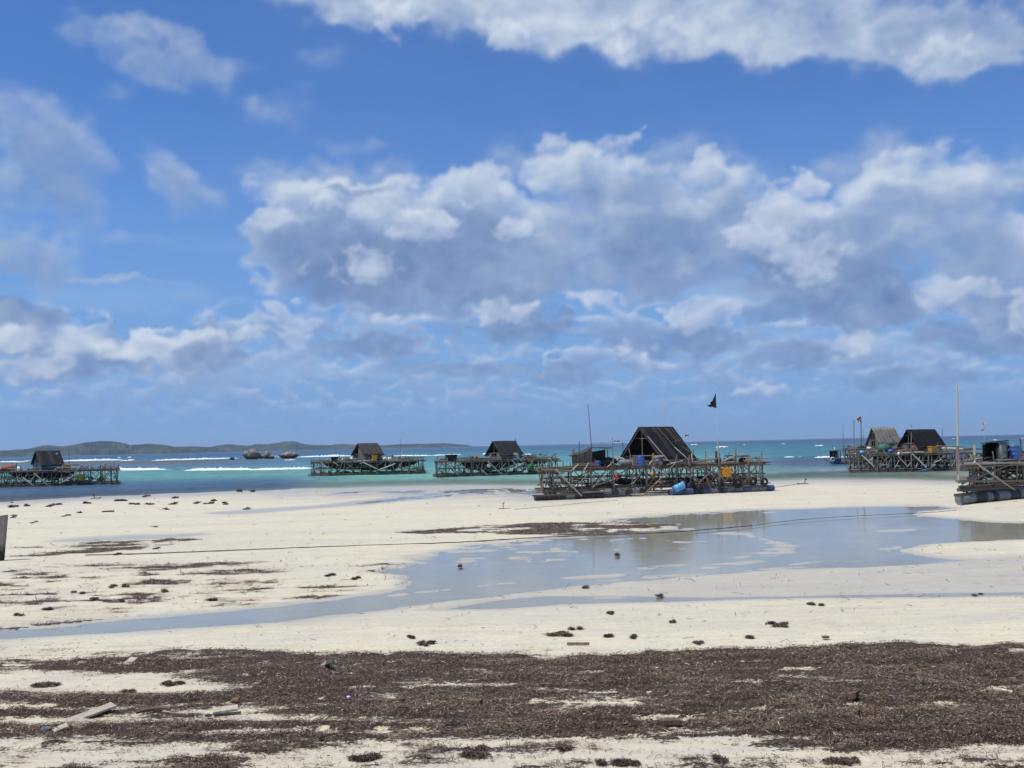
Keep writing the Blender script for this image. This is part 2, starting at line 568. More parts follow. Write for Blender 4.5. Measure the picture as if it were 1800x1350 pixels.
def ground_fields(X, Y, fine=True):
    px, py = pix(X, Y, np.zeros_like(X))
    near = fbm(X * .9, Y * .9, 5, 201, .55)          # metre scale
    mid = fbm(X * .22, Y * .30, 4, 211)              # several metres
    big = fbm(X * .05, Y * .10, 3, 221)
    streak = fbm(X * .35 + mid * .5, Y * 1.5 + X * .06 + mid, 5, 231, .55)   # tide lines run along the shore
    kp = np.clip((py - hor(px)) / 225.0, .25, 3.0)   # one metre in depth covers more pixels close by
    shore = py - np.interp(px, SHORE_X, SHORE_Y) + 2.2 * mid + .8 * near
    pool = poly_sd(px, py, POOL) + kp * (2.6 * streak + 1.6 * mid) + 7.0 * streak * sstep(px, 560, 680) * sstep(-px, -1250, -1000) * sstep(-py, -1018, -1000)
    pool = pool - 3.2 * sstep(-px, -900, -500)
    stream = poly_sd(px, py, STREAM) + kp * 1.6 * streak
    rill = np.maximum(poly_sd(px, py, RILL), poly_sd(px, py, RILL2)) + 1.6 * streak - .3
    sheen = poly_sd(px, py, SHEEN) + 2.5 * streak
    wetl = poly_sd(px, py, WETLAND)
    h = .010 * mid + .006 * near + .012 * big
    # sandbar and foreshore
    h = h + .05 * sstep(shore, 8, 40) * (1 - sstep(py, 940, 1010)) * sstep(-pool, 0, 12)
    h = np.where(shore < 6, h - .13 * (1 - sstep(shore, -3, 5)) - .03 * np.clip(-shore, 0, 60), h)
    pd = np.maximum(np.maximum(pool / kp, stream / kp), np.maximum(rill / kp, np.minimum(sheen * .3, 1.2) + 3.5 * streak - 1.0))
    h = h - (.030 + .010 * (h > 0)) * sstep(pd, -1.6, 1.0) - .045 * sstep(pd, 1.0, 9.0)
    # slabs of sand that break the surface inside the pool
    bar = sstep(streak + .5 * mid, -.04, .30) * sstep(px, 900, 1080) * sstep(-px, -1720, -1550)
    bar2 = sstep(streak + .6 * near, .0, .32) * sstep(px, 640, 760) * sstep(-px, -1120, -980) * sstep(-py, -1015, -985)
    h = h + (.072 + .02 * near) * np.maximum(bar * (.55 + .8 * fbm(X * .12, Y * .3, 3, 251)), bar2 * .95) * sstep(pd, .5, 3)
    # step of sand along the near edge of the creek on the left
    h = h + .05 * np.exp(-((pool + 3.0) / 2.2) ** 2) * sstep(-px, -760, -560) * (py < 1104 - .11 * px)
    for bl in BARS:
        dmin = np.full(px.shape, 1e9)
        for (ax, ay), (bx, by) in zip(bl[:-1], bl[1:]):
            ax2, bx2 = ax * .08, bx * .08
            t = np.clip(((px * .08 - ax2) * (bx2 - ax2) + (py - ay) * (by - ay)) / ((bx2 - ax2) ** 2 + (by - ay) ** 2), 0, 1)
            dmin = np.minimum(dmin, np.hypot(px * .08 - ax2 - t * (bx2 - ax2), py - ay - t * (by - ay)))
        h = h + (.050 + .05 * near + .04 * streak) * np.exp(-((dmin + 1.5 * streak) / (2.2 + 2 * mid)) ** 2) * sstep(pd, .5, 3)
    wet = np.maximum.reduce([sstep(pd, -7, .5), sstep(-shore, -16, -2), .8 * sstep(sheen, -2, 2), .75 * sstep(wetl, -6, 6) * (1 - .35 * streak)])
    # ---- seaweed cover: where it lies
    def box(x, pts):
        xs = [p[0] for p in pts]
        return np.interp(x, xs, [p[1] for p in pts])
    t1 = box(px, [(-400, 1150), (0, 1156), (120, 1163), (200, 1158), (300, 1143), (420, 1140), (560, 1152), (620, 1150), (900, 1151), (960, 1157), (1060, 1154), (1150, 1147),
                  (1400, 1143), (1560, 1138), (1640, 1135), (1700, 1137), (2400, 1150)])
    b1 = box(px, [(-400, 1190), (0, 1188), (250, 1190), (420, 1232), (520, 1262), (640, 1268), (780, 1262), (930, 1268), (1050, 1284), (1200, 1290), (1400, 1300), (1560, 1312),
                  (1800, 1318), (2400, 1330)])
    rag = 16 * streak + 6 * near
    w = sstep(py + 4 * near - t1, -2, 3) * sstep(b1 - py + rag, -8, 14) * (.77 + .68 * streak + .32 * near - .12 * sstep(-px, -640, -300) - .10 * sstep(py, 1215, 1290) + .10 * sstep(px, 1150, 1300))
    # broken lines of weed under and beside the mat
    gap = np.exp(-((py - (1202 + .02 * px)) / 11) ** 2) * sstep(-px, -480, -250)
    t2 = sstep(py, 1190, 1222) * (1 - sstep(py, 1296, 1322)) * (1 - sstep(px, 900, 1250) * .2)
    w = np.maximum(w, (.62 + .95 * streak + .35 * near) * t2)
    w = np.maximum(w, (.47 + .95 * streak + .35 * near) * sstep(py, 1225, 1260) * (1 - sstep(py, 1318, 1340)))
    w = np.maximum(w, (.46 + .85 * streak + .75 * near) * sstep(py, 1312, 1340) * (1 - .3 * sstep(px, 1200, 1500)))
    w = np.maximum(w, (.32 + .95 * streak + .5 * near) * sstep(py, 1124, 1150) * (1 - sstep(py, 1162, 1175)) * (1 - sstep(px, 900, 1250)))
    w = w * (1 - 1.15 * gap)
    hole = sstep(fbm(X * .55 + near, Y * 2.1 + .1 * X, 5, 241, .6), .16, .36)
    w = w * (1 - .72 * hole) - .10 * near
    # older lines further out
    def poly(pts, a, soft=2.0, kx=.05):
        d = poly_sd(px, py, pts, kx)
        return sstep(d, -soft, soft) * a
    w = np.maximum(w, poly([(0, 966), (60, 962), (130, 957), (220, 950), (300, 948), (372, 949), (300, 956), (215, 962), (190, 966), (60, 966)], 1.0, 1.0) * (.62 + 1.1 * streak + .5 * near))
    w = np.maximum(w, poly([(0, 980), (60, 972), (130, 968), (220, 962), (330, 955), (250, 968), (130, 976), (60, 980)], 1.0, 1.5) * (.62 + 1.0 * streak + .5 * near))
    w = np.maximum(w, poly([(150, 992), (320, 988), (500, 985), (490, 998), (505, 1008), (380, 1018), (300, 1010), (140, 1000), (0, 996), (0, 990)], 1.0, 7) * (.50 + 1.1 * streak + .5 * near))
    w = np.maximum(w, poly([(500, 995), (600, 993), (720, 990), (690, 996), (560, 1001)], 1.0, 4) * (.40 + 1.1 * streak + .4 * near))
    w = np.maximum(w, poly([(690, 938), (760, 932), (850, 925), (950, 920), (1130, 917), (1205, 922), (1150, 932), (1060, 940), (960, 943), (840, 941), (740, 941)], 1.0, 1.5) * (.66 + 1.0 * streak + .6 * near))
    w = np.maximum(w, sstep(py, 1000, 1030) * (1 - sstep(py, 1050, 1085)) * sstep(-px, -760, -560) * sstep(-pool, -1, 3) * (.27 + .80 * streak + .85 * near))
    w = np.maximum(w, sstep(py, 985, 1010) * (1 - sstep(py, 1060, 1095)) * sstep(-px, -600, -300) * sstep(-pool, -1, 3) * (.27 + .75 * streak + .95 * near))
    w = np.maximum(w, np.exp(-((pool + 1.5) / 1.3) ** 2) * sstep(-px, -760, -640) * (py < 1108 - .105 * px) * (.75 + .8 * near))
    w = np.clip(w, 0, 1.2)
    stain = np.clip(.5 * sstep(streak + mid, .1, .8) + sstep(w, .1, .5) * .6, 0, 1) * sstep(py, 925, 1010)
    return px, py, h, wet, w, stain, near, streak


def build_ground():
    ys = []
    # rows spaced like the photograph's own rows, finer near the camera
    pyv = np.concatenate([np.linspace(1560, 1130, 330), np.linspace(1128.7, 900, 150), np.linspace(898, 826, 60)])
    for q in pyv:
        ys.append(G(900, q).y)
    ys = np.array(ys)
    U = np.linspace(-.64, .64, 580)
    U = U + np.sign(U) * np.clip(np.abs(U) - .57, 0, 1) * 9
    Yg = ys[:, None].repeat(len(U), 1)
    Xg = U[None, :] * (Yg + 1.0)
    px, py, h, wet, wd, stain, near, streak = ground_fields(Xg, Yg)
    lump = fbm(Xg * 3.3, Yg * 3.3, 4, 301, .6)
    mound = sstep(wd, .3, .9) * sstep(py, 1100, 1150)
    h = h + mound * (.045 + .05 * lump + .025 * near)
    h = h + .07 * mound * sstep(px, 900, 1700) * np.exp(-((py - 1150) / 24) ** 2)
    V = np.stack([Xg, Yg, h], -1).reshape(-1, 3)

    def sand(n):
        oc = objcoord(n)
        wetv, wv, st = n.attr('wetness'), n.attr('weed'), n.attr('stain')
        f1 = n.noise(oc, 0.9, 5, .6)
        f2 = n.noise(oc, 9.0, 4, .6)
        f3 = n.noise(oc, 60.0, 3, .6)
        fs = n.noise(n.mapping(oc, (0, 0, 0), (0, 0, .04), (.45, 2.6, 1)), 1.3, 6, .62)
        c = n.mix(n.mr(fs, .38, .62), (0.665, 0.60, 0.42), (0.58, 0.54, 0.435))
        c = n.mix(n.m('MULTIPLY', n.mr(f1, .45, .8), .5), c, (0.54, 0.455, 0.305))
        c = n.mix(n.m('MULTIPLY', st, n.mr(fs, .35, .6, .25, .75)), c, (0.40, 0.29, 0.18))
        fl = n.noise(n.mapping(oc, (0, 0, 0), (0, 0, .06), (.06, .30, 1)), 1.0, 4, .6)
        c = n.mix(n.m('MULTIPLY', n.mr(fl, .44, .64), .45), c, (0.49, 0.46, 0.385))
        c = n.mix(n.m('MULTIPLY', n.mr(f2, .35, .75), .30), c, (0.37, 0.325, 0.25))
        fr = n.noise(n.mapping(oc, (0, 0, 0), (0, 0, -.05), (.8, 3.6, 1)), 2.6, 7, .72)
        c = n.mix(n.m('MULTIPLY', n.mr(fr, .50, .68), .45), c, (0.36, 0.32, 0.255))
        c = n.mix(n.m('MULTIPLY', n.mr(fr, .48, .34), .40), c, (0.60, 0.55, 0.42))
        fine = n.noise(n.v('MULTIPLY', oc, (1, 2, 1)), 28.0, 4, .75)
        c = n.mix(n.m('MULTIPLY', n.mr(fine, .56, .70), .35), c, (0.24, 0.20, 0.15))
        cw = n.mix(n.m('MULTIPLY', wetv, .55), c, (0.33, 0.30, 0.245))
        # scattered dark specks of weed and shell grit
        sp = n.noise(n.v('MULTIPLY', oc, (1, 2.2, 1)), 7.5, 3, .7)
        spk = n.m('MULTIPLY', n.mr(sp, .64, .68), n.mr(f1, .38, .60, .25, 1.0))
        cw = n.mix(n.m('MULTIPLY', spk, .7), cw, (0.11, 0.085, 0.06))
        # weed cover, with ragged edges
        fw = n.noise(n.mapping(oc, (0, 0, 0), (0, 0, .05), (1, 2.4, 1)), 3.6, 6, .72)
        fw2 = n.noise(n.mapping(oc, (0, 0, 0), (0, 0, .3), (1, 1.5, 1)), 22.0, 4, .7)
        e = n.m('ADD', wv, n.m('MULTIPLY_ADD', fw, 1.0, -.5))
        e = n.m('ADD', e, n.m('MULTIPLY_ADD', fw2, .9, -.45))
        cov = n.mr(e, .46, .60)
        f4 = n.noise(oc, 75.0, 3, .75)
        wc = n.mix(n.mr(f4, .36, .66), (0.066, 0.046, 0.033), (0.20, 0.145, 0.104))
        wc = n.mix(n.mr(f4, .66, .76, 0, .7), wc, (0.34, 0.29, 0.22))
        wc = n.mix(n.m('MULTIPLY', n.mr(f1, .4, .65), .35), wc, (0.085, 0.055, 0.045))
        col = n.mix(cov, cw, wc)
        rough = n.m('SUBTRACT', .93, n.m('MULTIPLY', wetv, n.m('SUBTRACT', .62, n.m('MULTIPLY', cov, .5))))
        hgt = n.m('ADD', n.m('MULTIPLY', f2, .35), n.m('MULTIPLY', f3, .25))
        hgt = n.m('MULTIPLY', hgt, n.m('SUBTRACT', 1.0, n.m('MULTIPLY', wetv, .85)))
        hgt = n.m('ADD', hgt, n.m('MULTIPLY', cov, n.m('ADD', .5, n.m('MULTIPLY', f4, 1.2))))
        return principled(n, col, rough, n.m('MULTIPLY_ADD', wetv, .3, .2), normal=bump(n, hgt, .9, .05))
    m = mat('sand', sand)
    me = np_mesh('beach_sand', V, grid_faces(len(ys), len(U)), [m], True,
                 {'wetness': wet.ravel(), 'weed': wd.ravel(), 'stain': stain.ravel()})
    set_props(link('beach_sand', me), kind='structure')
    # coarse continuation under the sea and round behind the camera
    m2 = mat('sand_plain', lambda n: principled(n, n.mix(n.noise(objcoord(n), .3, 5), (0.50, 0.45, 0.35), (0.44, 0.40, 0.32)), .95, .2))
    xs = np.linspace(-260, 260, 27); yy = np.linspace(-80, 240, 17)
    gx, gy = np.meshgrid(xs, yy)
    gz = -.9 - .0 * gx
    me = np_mesh('seabed', np.stack([gx, gy, gz], -1).reshape(-1, 3), grid_faces(17, 27), [m2])
    set_props(link('seabed', me), kind='structure')
    return m


SAND = build_ground()


def water_pool():
    def wat(n):
        oc = objcoord(n)
        r = n.noise(n.v('MULTIPLY', oc, (.7, 1.6, 1)), 2.2, 4, .6)
        r2 = n.noise(n.v('MULTIPLY', oc, (1, 2, 1)), 9.0, 3, .6)
        hgt = n.m('ADD', r, n.m('MULTIPLY', r2, .35))
        calm = n.noise(oc, .16, 4, .6)
        b = n.new('ShaderNodeBump')
        n.put(b.inputs['Height'], hgt); b.inputs['Distance'].default_value = .02
        n.put(b.inputs['Strength'], n.mr(calm, .40, .62, .03, .22))
        fr = n.new('ShaderNodeFresnel'); fr.inputs[0].default_value = 1.36
        n.l.new(b.outputs[0], fr.inputs['Normal'])
        gl = n.new('ShaderNodeBsdfGlossy'); gl.inputs['Roughness'].default_value = .06
        n.put(gl.inputs['Color'], (.93, .95, 1.0)); n.l.new(b.outputs[0], gl.inputs['Normal'])
        tr = n.new('ShaderNodeBsdfTransparent'); n.put(tr.inputs['Color'], (.88, .92, .92))
        mx = n.new('ShaderNodeMixShader')
        n.put(mx.inputs[0], n.m('MULTIPLY', fr.outputs[0], .94, clamp=True))
        n.l.new(tr.outputs[0], mx.inputs[1]); n.l.new(gl.outputs[0], mx.inputs[2])
        return mx.outputs[0]
    m = mat('pool_water', wat)
    ys = np.array([G(900, q).y for q in np.linspace(1150, 858, 140)])
    U = np.linspace(-.62, .95, 120)
    Yg = ys[:, None].repeat(120, 1); Xg = U[None] * (Yg + 1)
    px, py = pix(Xg, Yg, np.full_like(Xg, POOL_Z))
    near_pool = np.maximum.reduce([poly_sd(px, py, q) for q in (POOL, STREAM, RILL, RILL2, SHEEN)]) > -9
    near_pool &= (py - np.interp(px, SHORE_X, SHORE_Y)) > 5
    F = grid_faces(140, 120)
    F = F[near_pool.ravel()[F].all(1)]
    me = np_mesh('tidal_pool', np.stack([Xg, Yg, np.full_like(Xg, POOL_Z)], -1).reshape(-1, 3), F, [m], True)
    set_props(link('tidal_pool', me), kind='structure')


water_pool()


# ------------------------------------------------------------------ sea
def build_sea():
    v = np.concatenate([np.linspace(118, 20, 240), np.linspace(19.6, 3, 90), 3 * np.power(.26, np.linspace(.03, 1, 24))])
    ys = (CAM_H - SEA_Z) * FPX / v
    U = np.linspace(-.82, .82, 480)
    Yg = ys[:, None].repeat(len(U), 1); Xg = U[None, :] * (Yg + 1)
    px, py = pix(Xg, Yg, np.full_like(Xg, SEA_Z))
    vv = py - hor(px)
    mid = fbm(Xg * .06, Yg * .05, 4, 401); st = fbm(Xg * .03 + .3 * mid, Yg * .14, 5, 411, .55); st2 = fbm(Xg * .12, Yg * .6, 4, 421, .55)
    q = vv + 2.5 * mid + 2.0 * st
    c = np.zeros(px.shape + (3,))

    def keys(kv):
        xs = [k[0] for k in kv]
        cs = np.array([lin(*k[1]) for k in kv])
        return np.stack([np.interp(q, xs, cs[:, i]) for i in range(3)], -1)
    left = keys([(0, (40, 80, 126)), (6, (38, 88, 130)), (11, (54, 114, 140)), (15, (74, 128, 146)), (24, (92, 130, 156)), (28, (92, 148, 162)), (33, (104, 168, 162)),
                 (44, (110, 172, 162)), (49, (92, 142, 150)), (54, (76, 110, 138)), (68, (86, 114, 138)), (76, (104, 110, 118)), (86, (120, 122, 122))])
    ctr = keys([(0, (40, 80, 128)), (5, (40, 92, 132)), (12, (56, 128, 146)), (24, (84, 156, 162)), (36, (108, 178, 168)), (50, (132, 194, 176)), (62, (158, 202, 190)),
                (70, (190, 206, 190)), (80, (205, 208, 190))])
    rt = keys([(0, (40, 72, 122)), (5, (38, 80, 124)), (9, (46, 110, 138)), (20, (56, 130, 146)), (30, (66, 138, 146)), (34, (66, 104, 130)), (38, (72, 92, 118)),
               (46, (84, 104, 128)), (51, (112, 150, 156)), (58, (134, 164, 156)), (61, (104, 126, 132)), (65, (150, 172, 158)), (72, (190, 196, 170)), (84, (205, 205, 180))])
    a = sstep(px + 60 * mid, 480, 640)[..., None]; b = sstep(px + 60 * mid, 1240, 1400)[..., None]
    c = left * (1 - a) + ctr * a
    c = c * (1 - b) + rt * b
    c = c * np.clip(1 + .22 * st + .16 * st2, .6, 1.4)[..., None]
    # reef flat just under the surface, far left
    reef = np.exp(-((py - 814.5 - .004 * (px - 200) + (px > 300) * (px - 300) * .018 + 1.2 * st) / 3.6) ** 2) * sstep(-px, -470, -360)
    c = c * (1 - .85 * reef[..., None]) + np.array(lin(112, 110, 114)) * .85 * reef[..., None]
    # depth over the shelving sand: the sheet clears towards the beach
    shore = py - np.interp(px, SHORE_X, SHORE_Y)
    clear = sstep(shore, -16, 3) * (.45 + .5 * a[..., 0])
    amp = np.clip(.05 + .0006 * Yg, 0, .35) * sstep(-shore, -2, 14) * (1 - sstep(Yg, 500, 900))
    z = SEA_Z + amp * (.6 * fbm(Xg * .25, Yg * .9, 3, 431) + .8 * st)
    V = np.stack([Xg, Yg, z], -1).reshape(-1, 3)

    def wat(n):
        oc = objcoord(n)
        ca = n.new('ShaderNodeAttribute', attribute_name='water_tone').outputs['Color']
        g = n.sep(oc)
        dist = n.m('MAXIMUM', g[1], 60.0)
        # ripples drawn at a scale that grows with distance, like the swell that stays visible
        lx = n.m('MULTIPLY', n.m('DIVIDE', g[0], dist), 60.0)
        ly = n.m('MULTIPLY', n.m('LOGARITHM', dist, 2.718), 30.0)
        r1 = n.noise(n.v('MULTIPLY', oc, (.35, 1.1, 1)), 1.0, 5, .65)
        r2 = n.noise(n.v('MULTIPLY', oc, (.05, .12, 1)), 1.0, 5, .6)
        r3 = n.noise(n.comb(n.m('MULTIPLY', lx, 1.3), n.m('MULTIPLY', ly, 1.6), 0.0), 1.0, 5, .65)
        tone = n.m('ADD', n.m('MULTIPLY', n.m('SUBTRACT', r3, .5), 1.5), n.m('MULTIPLY', n.m('SUBTRACT', r2, .5), .5))
        col = n.mix(n.mr(tone, -.35, .35, 0, 1), n.v('SCALE', ca, scale=.74), n.v('SCALE', ca, scale=1.26))
        cap = n.m('MULTIPLY', n.mr(r3, .735, .77), n.mr(g[1], 120, 400))
        col = n.mix(cap, col, (.8, .85, .88))
        hgt = n.m('ADD', n.m('MULTIPLY', r1, .5), n.m('MULTIPLY', r3, 1.2))
        nb = bump(n, hgt, .6, .25)
        df = n.new('ShaderNodeBsdfDiffuse'); n.put(df.inputs[0], n.v('SCALE', col, scale=SEA_GAIN)); n.l.new(nb, df.inputs['Normal'])
        gl = n.new('ShaderNodeBsdfGlossy'); gl.inputs['Roughness'].default_value = .22; n.l.new(nb, gl.inputs['Normal'])
        fr = n.new('ShaderNodeFresnel'); fr.inputs[0].default_value = 1.33; n.l.new(nb, fr.inputs['Normal'])
        mx = n.new('ShaderNodeMixShader'); n.put(mx.inputs[0], n.mr(fr.outputs[0], 0.0, 1.0, 0.02, .34, False))
        n.l.new(df.outputs[0], mx.inputs[1]); n.l.new(gl.outputs[0], mx.inputs[2])
        tr = n.new('ShaderNodeBsdfTransparent'); n.put(tr.inputs[0], (.82, .93, .90))
        m2 = n.new('ShaderNodeMixShader'); n.put(m2.inputs[0], n.attr('clarity'))
        n.l.new(mx.outputs[0], m2.inputs[1]); n.l.new(tr.outputs[0], m2.inputs[2])
        return m2.outputs[0]
    m = mat('sea_water', wat)
    me = np_mesh('sea', V, grid_faces(len(ys), len(U)), [m], True, {'water_tone': c.reshape(-1, 3), 'clarity': clear.ravel()})
    set_props(link('sea', me), kind='structure')


SEA_GAIN = 0.62
build_sea()


def build_surf():
    def fo(n):
        oc = objcoord(n)
        f = n.noise(oc, 1.2, 5, .7)
        return principled(n, n.mix(n.mr(f, .35, .6), (.62, .70, .74), (.86, .88, .88)), .8, .2, normal=bump(n, f, .8, .3))
    m = mat('sea_foam', fo)
    lines = [  # px0, px1, py0, py1, thickness in photo pixels
        (-60, 45, 813.0, 812.0, 2.6), (40, 56, 812.0, 811.5, 4.0), (106, 215, 811, 808.5, 4.2), (210, 235, 810, 809.5, 1.6), (245, 268, 810, 809, 2.0), (268, 400, 809.5, 806.5, 3.4),
        (340, 420, 806.5, 805.5, 1.8), (354, 366, 805.5, 805, 2.0), (520, 622, 804, 801.5, 3.6), (575, 600, 801, 800, 3.0), (480, 492, 804, 803, 4.0), (690, 760, 801.5, 801, 2.6), (755, 812, 801, 799.5, 2.6),
        (180, 292, 826.5, 825.5, 5.2), (305, 318, 826, 825, 2.6), (327, 450, 827, 825.5, 5.8), (440, 552, 826, 823.5, 4.6), (145, 190, 825, 824, 2.0),
        (-40, 18, 823, 823, 1.4), (1378, 1396, 804, 803.5, 2.2), (1404, 1410, 803.5, 803.5, 1.2), (1432, 1462, 804.5, 803.5, 3.0), (1478, 1502, 803.5, 803, 3.0), (1432, 1448, 784, 783.5, 2.0),
        (1214, 1226, 782, 781.7, 1.8), (1258, 1280, 786, 785.5, 2.2), (1306, 1310, 782, 782, 1.4), (1374, 1380, 780.5, 780, 1.4), (1745, 1752, 773.5, 773.4, 1.2), (1674, 1678, 771.3, 771.2, 1.2),
        (848, 860, 798.5, 798, 3.0), (912, 918, 792, 792, 1.6), (207, 212, 804.5, 804.4, 1.6), (225, 230, 804, 804, 1.4), (225, 237, 808.5, 808.4, 1.6), (383, 387, 790.6, 790.4, 1.6), (500, 520, 809, 808.5, 1.4),
        (560, 576, 834.5, 834.3, .8), (100, 130, 848, 847, .6)]
    r = random.Random(5)
    for k, (x0, x1, y0, y1, th) in enumerate(lines):
        n = max(8, int((x1 - x0) * 1.1))
        t = np.linspace(0, 1, n)
        P = [G(x0 + (x1 - x0) * a, y0 + (y1 - y0) * a, SEA_Z) for a in t]
        X = np.array([p.x for p in P]); Y = np.array([p.y for p in P])
        dist = Y.mean()
        hgt = th * dist / FPX
        prof = np.clip(np.minimum(t, 1 - t) * 5, 0, 1) ** .6 * (.55 + .75 * np.abs(fbm(t * (x1 - x0) * .10 + k * 9.1, t * 0 + k, 4, 500 + k, .6)) * 1.5)
        prof = np.clip(prof * (.8 + .6 * fbm(t * (x1 - x0) * .3, t * 0 + 3.3 * k, 3, 540 + k)), .02, 1.25)
        sect = [(-1.6, -.15), (-.7, .45), (-.2, .92), (.25, 1.0), (.7, .55), (1.1, .2), (2.8, -.15)]
        V = []
        for (sy, sz) in sect:
            jit = fbm(t * (x1 - x0) * .5, t * 0 + sy * 3, 3, 560 + k) * .25
            V.append(np.stack([X, Y + (sy * .9 + jit) * hgt * 2.0, SEA_Z + hgt * prof * (sz + jit * .5)], -1))
        me = np_mesh('breaking_wave', np.concatenate(V), grid_faces(len(sect), n), [m], True)
        set_props(link('breaking_wave', me), kind='structure')


build_surf()


# ------------------------------------------------------------------ islands on the horizon
def build_island(profile, D0, name, depth, base_v=0.0):
    xs = np.arange(profile[0][0], profile[-1][0] + .1, 1.0)
    top = np.interp(xs, [p[0] for p in profile], [p[1] for p in profile])
    hpx = np.maximum(hor(xs) - top, 0.2) + .0
    tree = fbm(xs * .33, xs * 0, 4, 601, .65)
    tree2 = np.clip(fbm(xs * .9, xs * 0 + 5, 3, 611, .6), -.3, 1)
    h = (hpx + .9 * tree + .8 * tree2) * D0 / FPX + CAM_H * .9
    az = np.array([azel(x, hor(x))[0] for x in xs])
    ang = np.radians(az)
    rows = []
    NR = 16
    for j in range(NR):
        q = j / (NR - 1)
        s = -1 + 2 * q
        k = math.sin(min(1, q * 1.9) * math.pi / 2) ** .9 if q < .9 else 0.0
        R = D0 + s * depth + 60 * fbm(xs * .05, xs * 0 + j * .5, 3, 620)
        jit = 1 + .55 * fbm(xs * .10, xs * 0 + j * .45, 5, 640, .6) * (1 - k ** 3)
        z = h * k * jit + 3.0 * fbm(xs * .8, xs * 0 + j * 1.1, 2, 660) * (k > .1) - (6 if j in (0, NR - 1) else 0)
        rows.append(np.stack([R * np.sin(ang), R * np.cos(ang), z], -1))
    def g(n):
        oc = objcoord(n)
        f = n.noise(n.v('MULTIPLY', oc, (1, .5, 3)), .012, 7, .75)
        return principled(n, n.mix(n.mr(f, .42, .58), (.007, .015, .012), (.058, .068, .040)), .95, .1, normal=bump(n, f, 1.0, 12))
    m = mat('island_forest', g)
    me = np_mesh(name, np.concatenate(rows), grid_faces(NR, len(xs)), [m], True)
    o = link(name, me)
    return o


ISLE = [(-260, 797), (-120, 794), (0, 793), (15, 792.5), (50, 790), (70, 785.5), (83, 783.5), (100, 785), (108, 786), (130, 783), (150, 779), (175, 777), (195, 777),
        (212, 779), (230, 783), (262, 781), (275, 781.5), (292, 783), (306, 785.6), (340, 785), (372, 786.5)]
ISLE2 = [(360, 788), (380, 784), (395, 781.5), (405, 781), (420, 783), (440, 783.5), (450, 780.5), (470, 781), (490, 778.5), (498, 776.5), (520, 776), (530, 779.5), (545, 782),
         (560, 782.5), (580, 783), (590, 781), (605, 780.5), (630, 782), (655, 782.5), (680, 782.5), (700, 781), (720, 780.5), (760, 780), (780, 779), (800, 780.5), (822, 782.2), (830, 784.5)]
o = build_island(ISLE, 4300.0, 'hill', 260)
set_props(o, 'wooded hilly island at the left end of the horizon, with the tallest rounded hump', 'island', kind='structure')
o = build_island(ISLE2, 5200.0, 'hill', 260)
set_props(o, 'long low wooded island on the horizon behind the boulders', 'island', kind='structure')


# ------------------------------------------------------------------ wood, cloth and plastic
def wood(name, dark, light, rough=.85):
    def b(n):
        oc = objcoord(n)
        oi = n.new('ShaderNodeObjectInfo').outputs['Random']
        g = n.noise(n.v('ADD', n.v('MULTIPLY', oc, (14, 14, 3.0)), n.comb(n.m('MULTIPLY', oi, 37.0), oi, 0.0)), 1.0, 5, .65)
        c = n.mix(n.mr(g, .3, .7), dark, light)
        c = n.mix(n.m('MULTIPLY', oi, .6), c, n.mix(.5, dark, (.06, .05, .042)))
        return principled(n, c, rough, .2, normal=bump(n, g, .4, .01))
    return mat(name, b)


def plain(name, col, rough=.5, spec=.4, dirt=.35, dcol=(.12, .10, .08), scale=5.0):
    def b(n):
        oc = objcoord(n)
        g = n.noise(oc, scale, 5, .65)
        c = n.mix(n.m('MULTIPLY', n.mr(g, .45, .72), dirt), col, dcol)
        return principled(n, c, n.mr(g, .3, .7, rough - .1, rough + .15), spec, normal=bump(n, g, .25, .01))
    return mat(name, b)


M_GREY = wood('weathered_wood', (.120, .098, .076), (.36, .315, .255))
M_DARK = wood('dark_wood', (.045, .038, .032), (.14, .12, .10))  # dark copy of the weathered wood, shade on the poles put into its tone
M_PALE = wood('bleached_bamboo', (.36, .33, .27), (.66, .63, .55), .7)
M_RED = wood('reddish_timber', (.20, .10, .06), (.36, .21, .14))
M_DECK = wood('shaded_deck_wood', (.058, .045, .034), (.20, .168, .13))  # darkened for deck and back rows: shade put into the wood colour
M_PLANK = wood('grey_boards', (.10, .088, .075), (.26, .23, .195))
M_BLUEP = wood('blue_painted_boards', (.03, .075, .17), (.07, .16, .32))
M_TARP = plain('black_roofing', (.010, .0105, .012), .8, .15, .5, (.032, .031, .031), 3.0)
M_TARP2 = plain('faded_black_roofing', (.024, .0235, .026), .8, .15, .5, (.05, .047, .045), 4.0)
M_THATCH = plain('palm_thatch', (.27, .235, .19), .95, .1, .8, (.10, .08, .065), 9.0)
M_THATCH2 = plain('dark_palm_thatch', (.05, .043, .04), .95, .1, .7, (.14, .12, .10), 9.0)
M_NET = plain('dark_net', (.022, .022, .023), .9, .1, .5, (.06, .055, .05), 7.0)
M_RUB = plain('black_rubber', (.014, .014, .015), .6, .3, .4, (.07, .065, .06), 6.0)
M_BLUE = plain('blue_plastic', (.018, .085, .36), .38, .5, .35)
M_LBLUE = plain('light_blue_plastic', (.10, .34, .66), .4, .5, .2)
M_GREYP = plain('dirty_grey_plastic', (.17, .185, .20), .6, .3, .6)
M_DBLUE = plain('dirty_blue_plastic', (.045, .085, .19), .55, .35, .6, (.10, .095, .085))
M_BLACKP = plain('dirty_black_plastic', (.035, .036, .038), .6, .3, .5, (.10, .095, .085))
M_YEL = plain('yellow_plastic', (.72, .31, .012), .45, .4, .15)
M_OCH = plain('ochre_cloth', (.60, .33, .04), .8, .2, .3)
M_BOULDER = None
M_REDP = plain('red_plastic', (.42, .035, .035), .45, .4, .3)
M_WHITE = plain('white_cloth', (.72, .73, .74), .8, .2, .15)
M_WHITEP = plain('white_plastic', (.66, .66, .64), .5, .4, .3)
